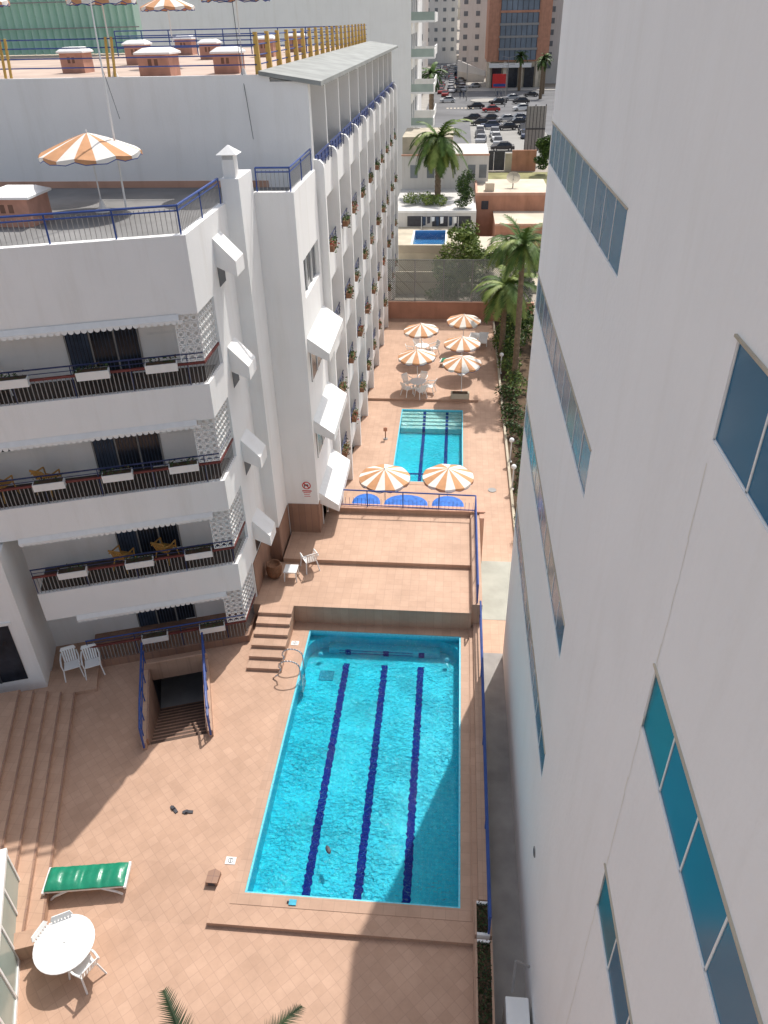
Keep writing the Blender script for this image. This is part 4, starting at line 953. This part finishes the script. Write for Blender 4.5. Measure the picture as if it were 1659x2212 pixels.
def carproto(c,mat,loc,rz):
    t=thing('parked_car','%s parked car on the street'%c,'car',loc,rz,group='cars parked along the street')
    body=[(-2.1,.3),(-2.12,.62),(-2.0,.82),(-1.1,.92),(1.55,.98),(2.05,.9),(2.12,.55),(2.08,.3)]
    cab=[(-1.15,.9),(-.45,1.42),(.95,1.45),(1.75,.96)]
    m=MB(); m.ext([(p[0],-.86,p[1]) for p in body],(0,1.72,0),mat)
    m.ext([(-.42,-.66,1.40),(-.38,-.66,1.47),(.92,-.66,1.49),(.98,-.66,1.42)],(0,1.32,0),mat); m.obj('body',t,bevel=.06)
    m=MB(); v=[(p[0],-.80 if p[1]<1 else -.66,p[1]) for p in cab]+[(p[0],.80 if p[1]<1 else .66,p[1]) for p in cab]
    m.add(v,[(0,1,2,3),(7,6,5,4),(0,4,5,1),(1,5,6,2),(2,6,7,3)],DGLASS); m.obj('windows',t)
    for x in(-1.3,1.3):
        for y in(-.78,.78): m=MB(); m.cyl((x,y-.1,.32),(x,y+.1,.32),.32,.32,14,TYRE); m.cyl((x,y-.11,.32),(x,y+.11,.32),.17,.17,10,STEEL); m.obj('wheel',t)
    return t
near=[('red',7.7,203,0),('black',4.2,211,.1),('white',15,205,0.05),('black',20,242,0.2),('silver',4.8,275,.6),('black',12.3,177,.1),('blue',13,184,0.1),('black',3.2,185,0.05),('black',4.6,177,.05),('blue',6.6,171,.05),('black',9.8,169,.1),('silver',7.0,160,1.55),('white',7.0,153.5,1.57),('black',7.6,141,.0),('black',14.6,171,.1),('white',4.3,163,1.57),('silver',7.1,147.5,1.57),('black',4.2,157,1.57),
 ('silver',4.2,150.5,1.55),('black',12.6,163,1.5),('blue',12.6,157,1.6),('silver',10.2,183,.1),('black',6.9,184.5,.1),('black',10,221,.3),('white',-3,228,.1),('silver',14,232,.2),('red',-4,247,1.5),('black',16,222,.1)]
protos={}
for c,x,y,r in near:
    r+=random.uniform(-.12,.12)
    if c not in protos: protos[c]=carproto(c,CARC[c],(x,y,-1.18),r)
    else: clone(protos[c],loc=(x,y,-1.18),rz=r,scale=random.uniform(.92,1.08))
for k in range(52):
    c=random.choice(['black','black','silver','white','blue','silver','red'])
    row=k%4; y=258+(k//4)*11+random.uniform(-3,3)
    x=(-8.3,-5.6,-2.4,.6)[row]+(y-262)*(-.008)
    clone(protos[c],loc=(x+random.uniform(-.3,.3),y,-1.18 if row<3 else -1.05),rz=1.57+random.uniform(-.12,.12)+(.6 if row==3 else 0))
for (x,y) in((11.5,215),(2,232),(14,255)):
    t=thing('street_lamp','tall grey double armed street lamp','street lamp',(x,y,-1.18),group='street lamps'); m=MB(); m.cyl((0,0,0),(0,0,9),.12,.07,8,GMET); m.obj('post',t); m=MB(); m.tube([(-1.4,0,9.2),(0,0,8.9),(1.4,0,9.2)],.05,GMET); m.box(-1.9,-1.3,-.12,.12,9.15,9.27,GMET); m.box(1.3,1.9,-.12,.12,9.15,9.27,GMET); m.obj('lamp_arm',t)
t=thing('advertising_board','red and blue advertising board beside the street','billboard',(11.3,246,-1.18)); m=MB(); m.box(-2,2,0,.2,2,5.4,SIGNR); m.box(-1.7,1.7,-.02,0,2.3,3.0,BLUE); m.obj('panel',t)
for x in(-1,1): m=MB(); m.cyl((x,.1,0),(x,.1,2),.1,.1,6,GMET); m.obj('post',t)
def person(loc,rz,mat,label):
    V=[(0,0,.95),(0,0,1.15),(0,0,1.38),(0,0,1.5),(0,0,1.62),(0,0,1.72),(.1,0,.9),(.11,.08,.5),(.12,.02,.08),(.12,-.1,.04),(-.1,0,.9),(-.11,-.12,.5),(-.12,-.0,.1),(-.12,-.12,.04),(.19,0,1.4),(.25,.04,1.12),(.25,-.06,.86),(-.19,0,1.4),(-.25,.02,1.12),(-.25,-.1,.87)]
    E=[(0,1),(1,2),(2,3),(3,4),(4,5),(0,6),(6,7),(7,8),(8,9),(0,10),(10,11),(11,12),(12,13),(2,14),(14,15),(15,16),(2,17),(17,18),(18,19)]
    Rr=[.14,.13,.15,.06,.1,.08,.09,.065,.045,.04,.09,.065,.045,.04,.06,.045,.035,.06,.045,.035]
    me=bpy.data.meshes.new('person'); me.from_pydata(V,E,[]); me.materials.append(mat)
    o=bpy.data.objects.new('person',me); COL.objects.link(o); o.location=loc; o.rotation_euler[2]=rz
    sk=o.modifiers.new('skin','SKIN')
    for i,v in enumerate(me.skin_vertices[0].data if me.skin_vertices else []): v.radius=(Rr[i],Rr[i]*.8); v.use_root=(i==0)
    s2=o.modifiers.new('sub','SUBSURF'); s2.levels=1; s2.render_levels=1
    o['label']=label; o['category']='person'
    return o
try:
    for (x,y,r) in((.3,238,0),(1.3,239,.5),(11.5,238,1),(10.6,240,2)): person((x,y,-1.18),r,CURT,'person in dark clothes walking across the street')
except Exception as e: print('person',e)
# ---------------------------------------------------------------- camera, light
cam=bpy.data.cameras.new('camera'); co=bpy.data.objects.new('camera',cam); COL.objects.link(co); S.camera=co
f=1620.0
Yc=Vector((167.5,1071,-f)).normalized(); Zc=Vector((-55.5,2457,f)); Zc=(Zc-Yc*Zc.dot(Yc)).normalized(); Xc=Yc.cross(Zc)
Rm=Matrix((Xc,Yc,Zc)); co.matrix_world=Matrix.Translation((0,0,18))@Rm.to_4x4()
cam.sensor_fit='VERTICAL'; cam.sensor_height=24; cam.lens=24*f/2212; cam.clip_end=8000; cam.clip_start=.05
el=math.radians(58); az=math.radians(20)
sd=Vector((math.sin(az)*math.cos(el),math.cos(az)*math.cos(el),math.sin(el)))
sl=bpy.data.lights.new('sun','SUN'); sl.energy=4.1; sl.angle=math.radians(.5); sl.color=(1,.96,.90)
so=bpy.data.objects.new('sun',sl); COL.objects.link(so); so.rotation_euler=sd.to_track_quat('Z','Y').to_euler()
w=bpy.data.worlds.new('World'); S.world=w; w.use_nodes=True; nt=w.node_tree
sk=nt.nodes.new('ShaderNodeTexSky'); sk.sky_type='NISHITA'; sk.sun_disc=False; sk.sun_elevation=el; sk.sun_rotation=az; sk.dust_density=3.0
hs=nt.nodes.new('ShaderNodeHueSaturation'); hs.inputs['Saturation'].default_value=.6; hs.inputs['Value'].default_value=1.12
nt.links.new(sk.outputs[0],hs.inputs['Color']); nt.links.new(hs.outputs[0],nt.nodes['Background'].inputs[0]); nt.nodes['Background'].inputs[1].default_value=.15
S.view_settings.view_transform='Standard'; S.view_settings.look='None'; S.view_settings.exposure=0
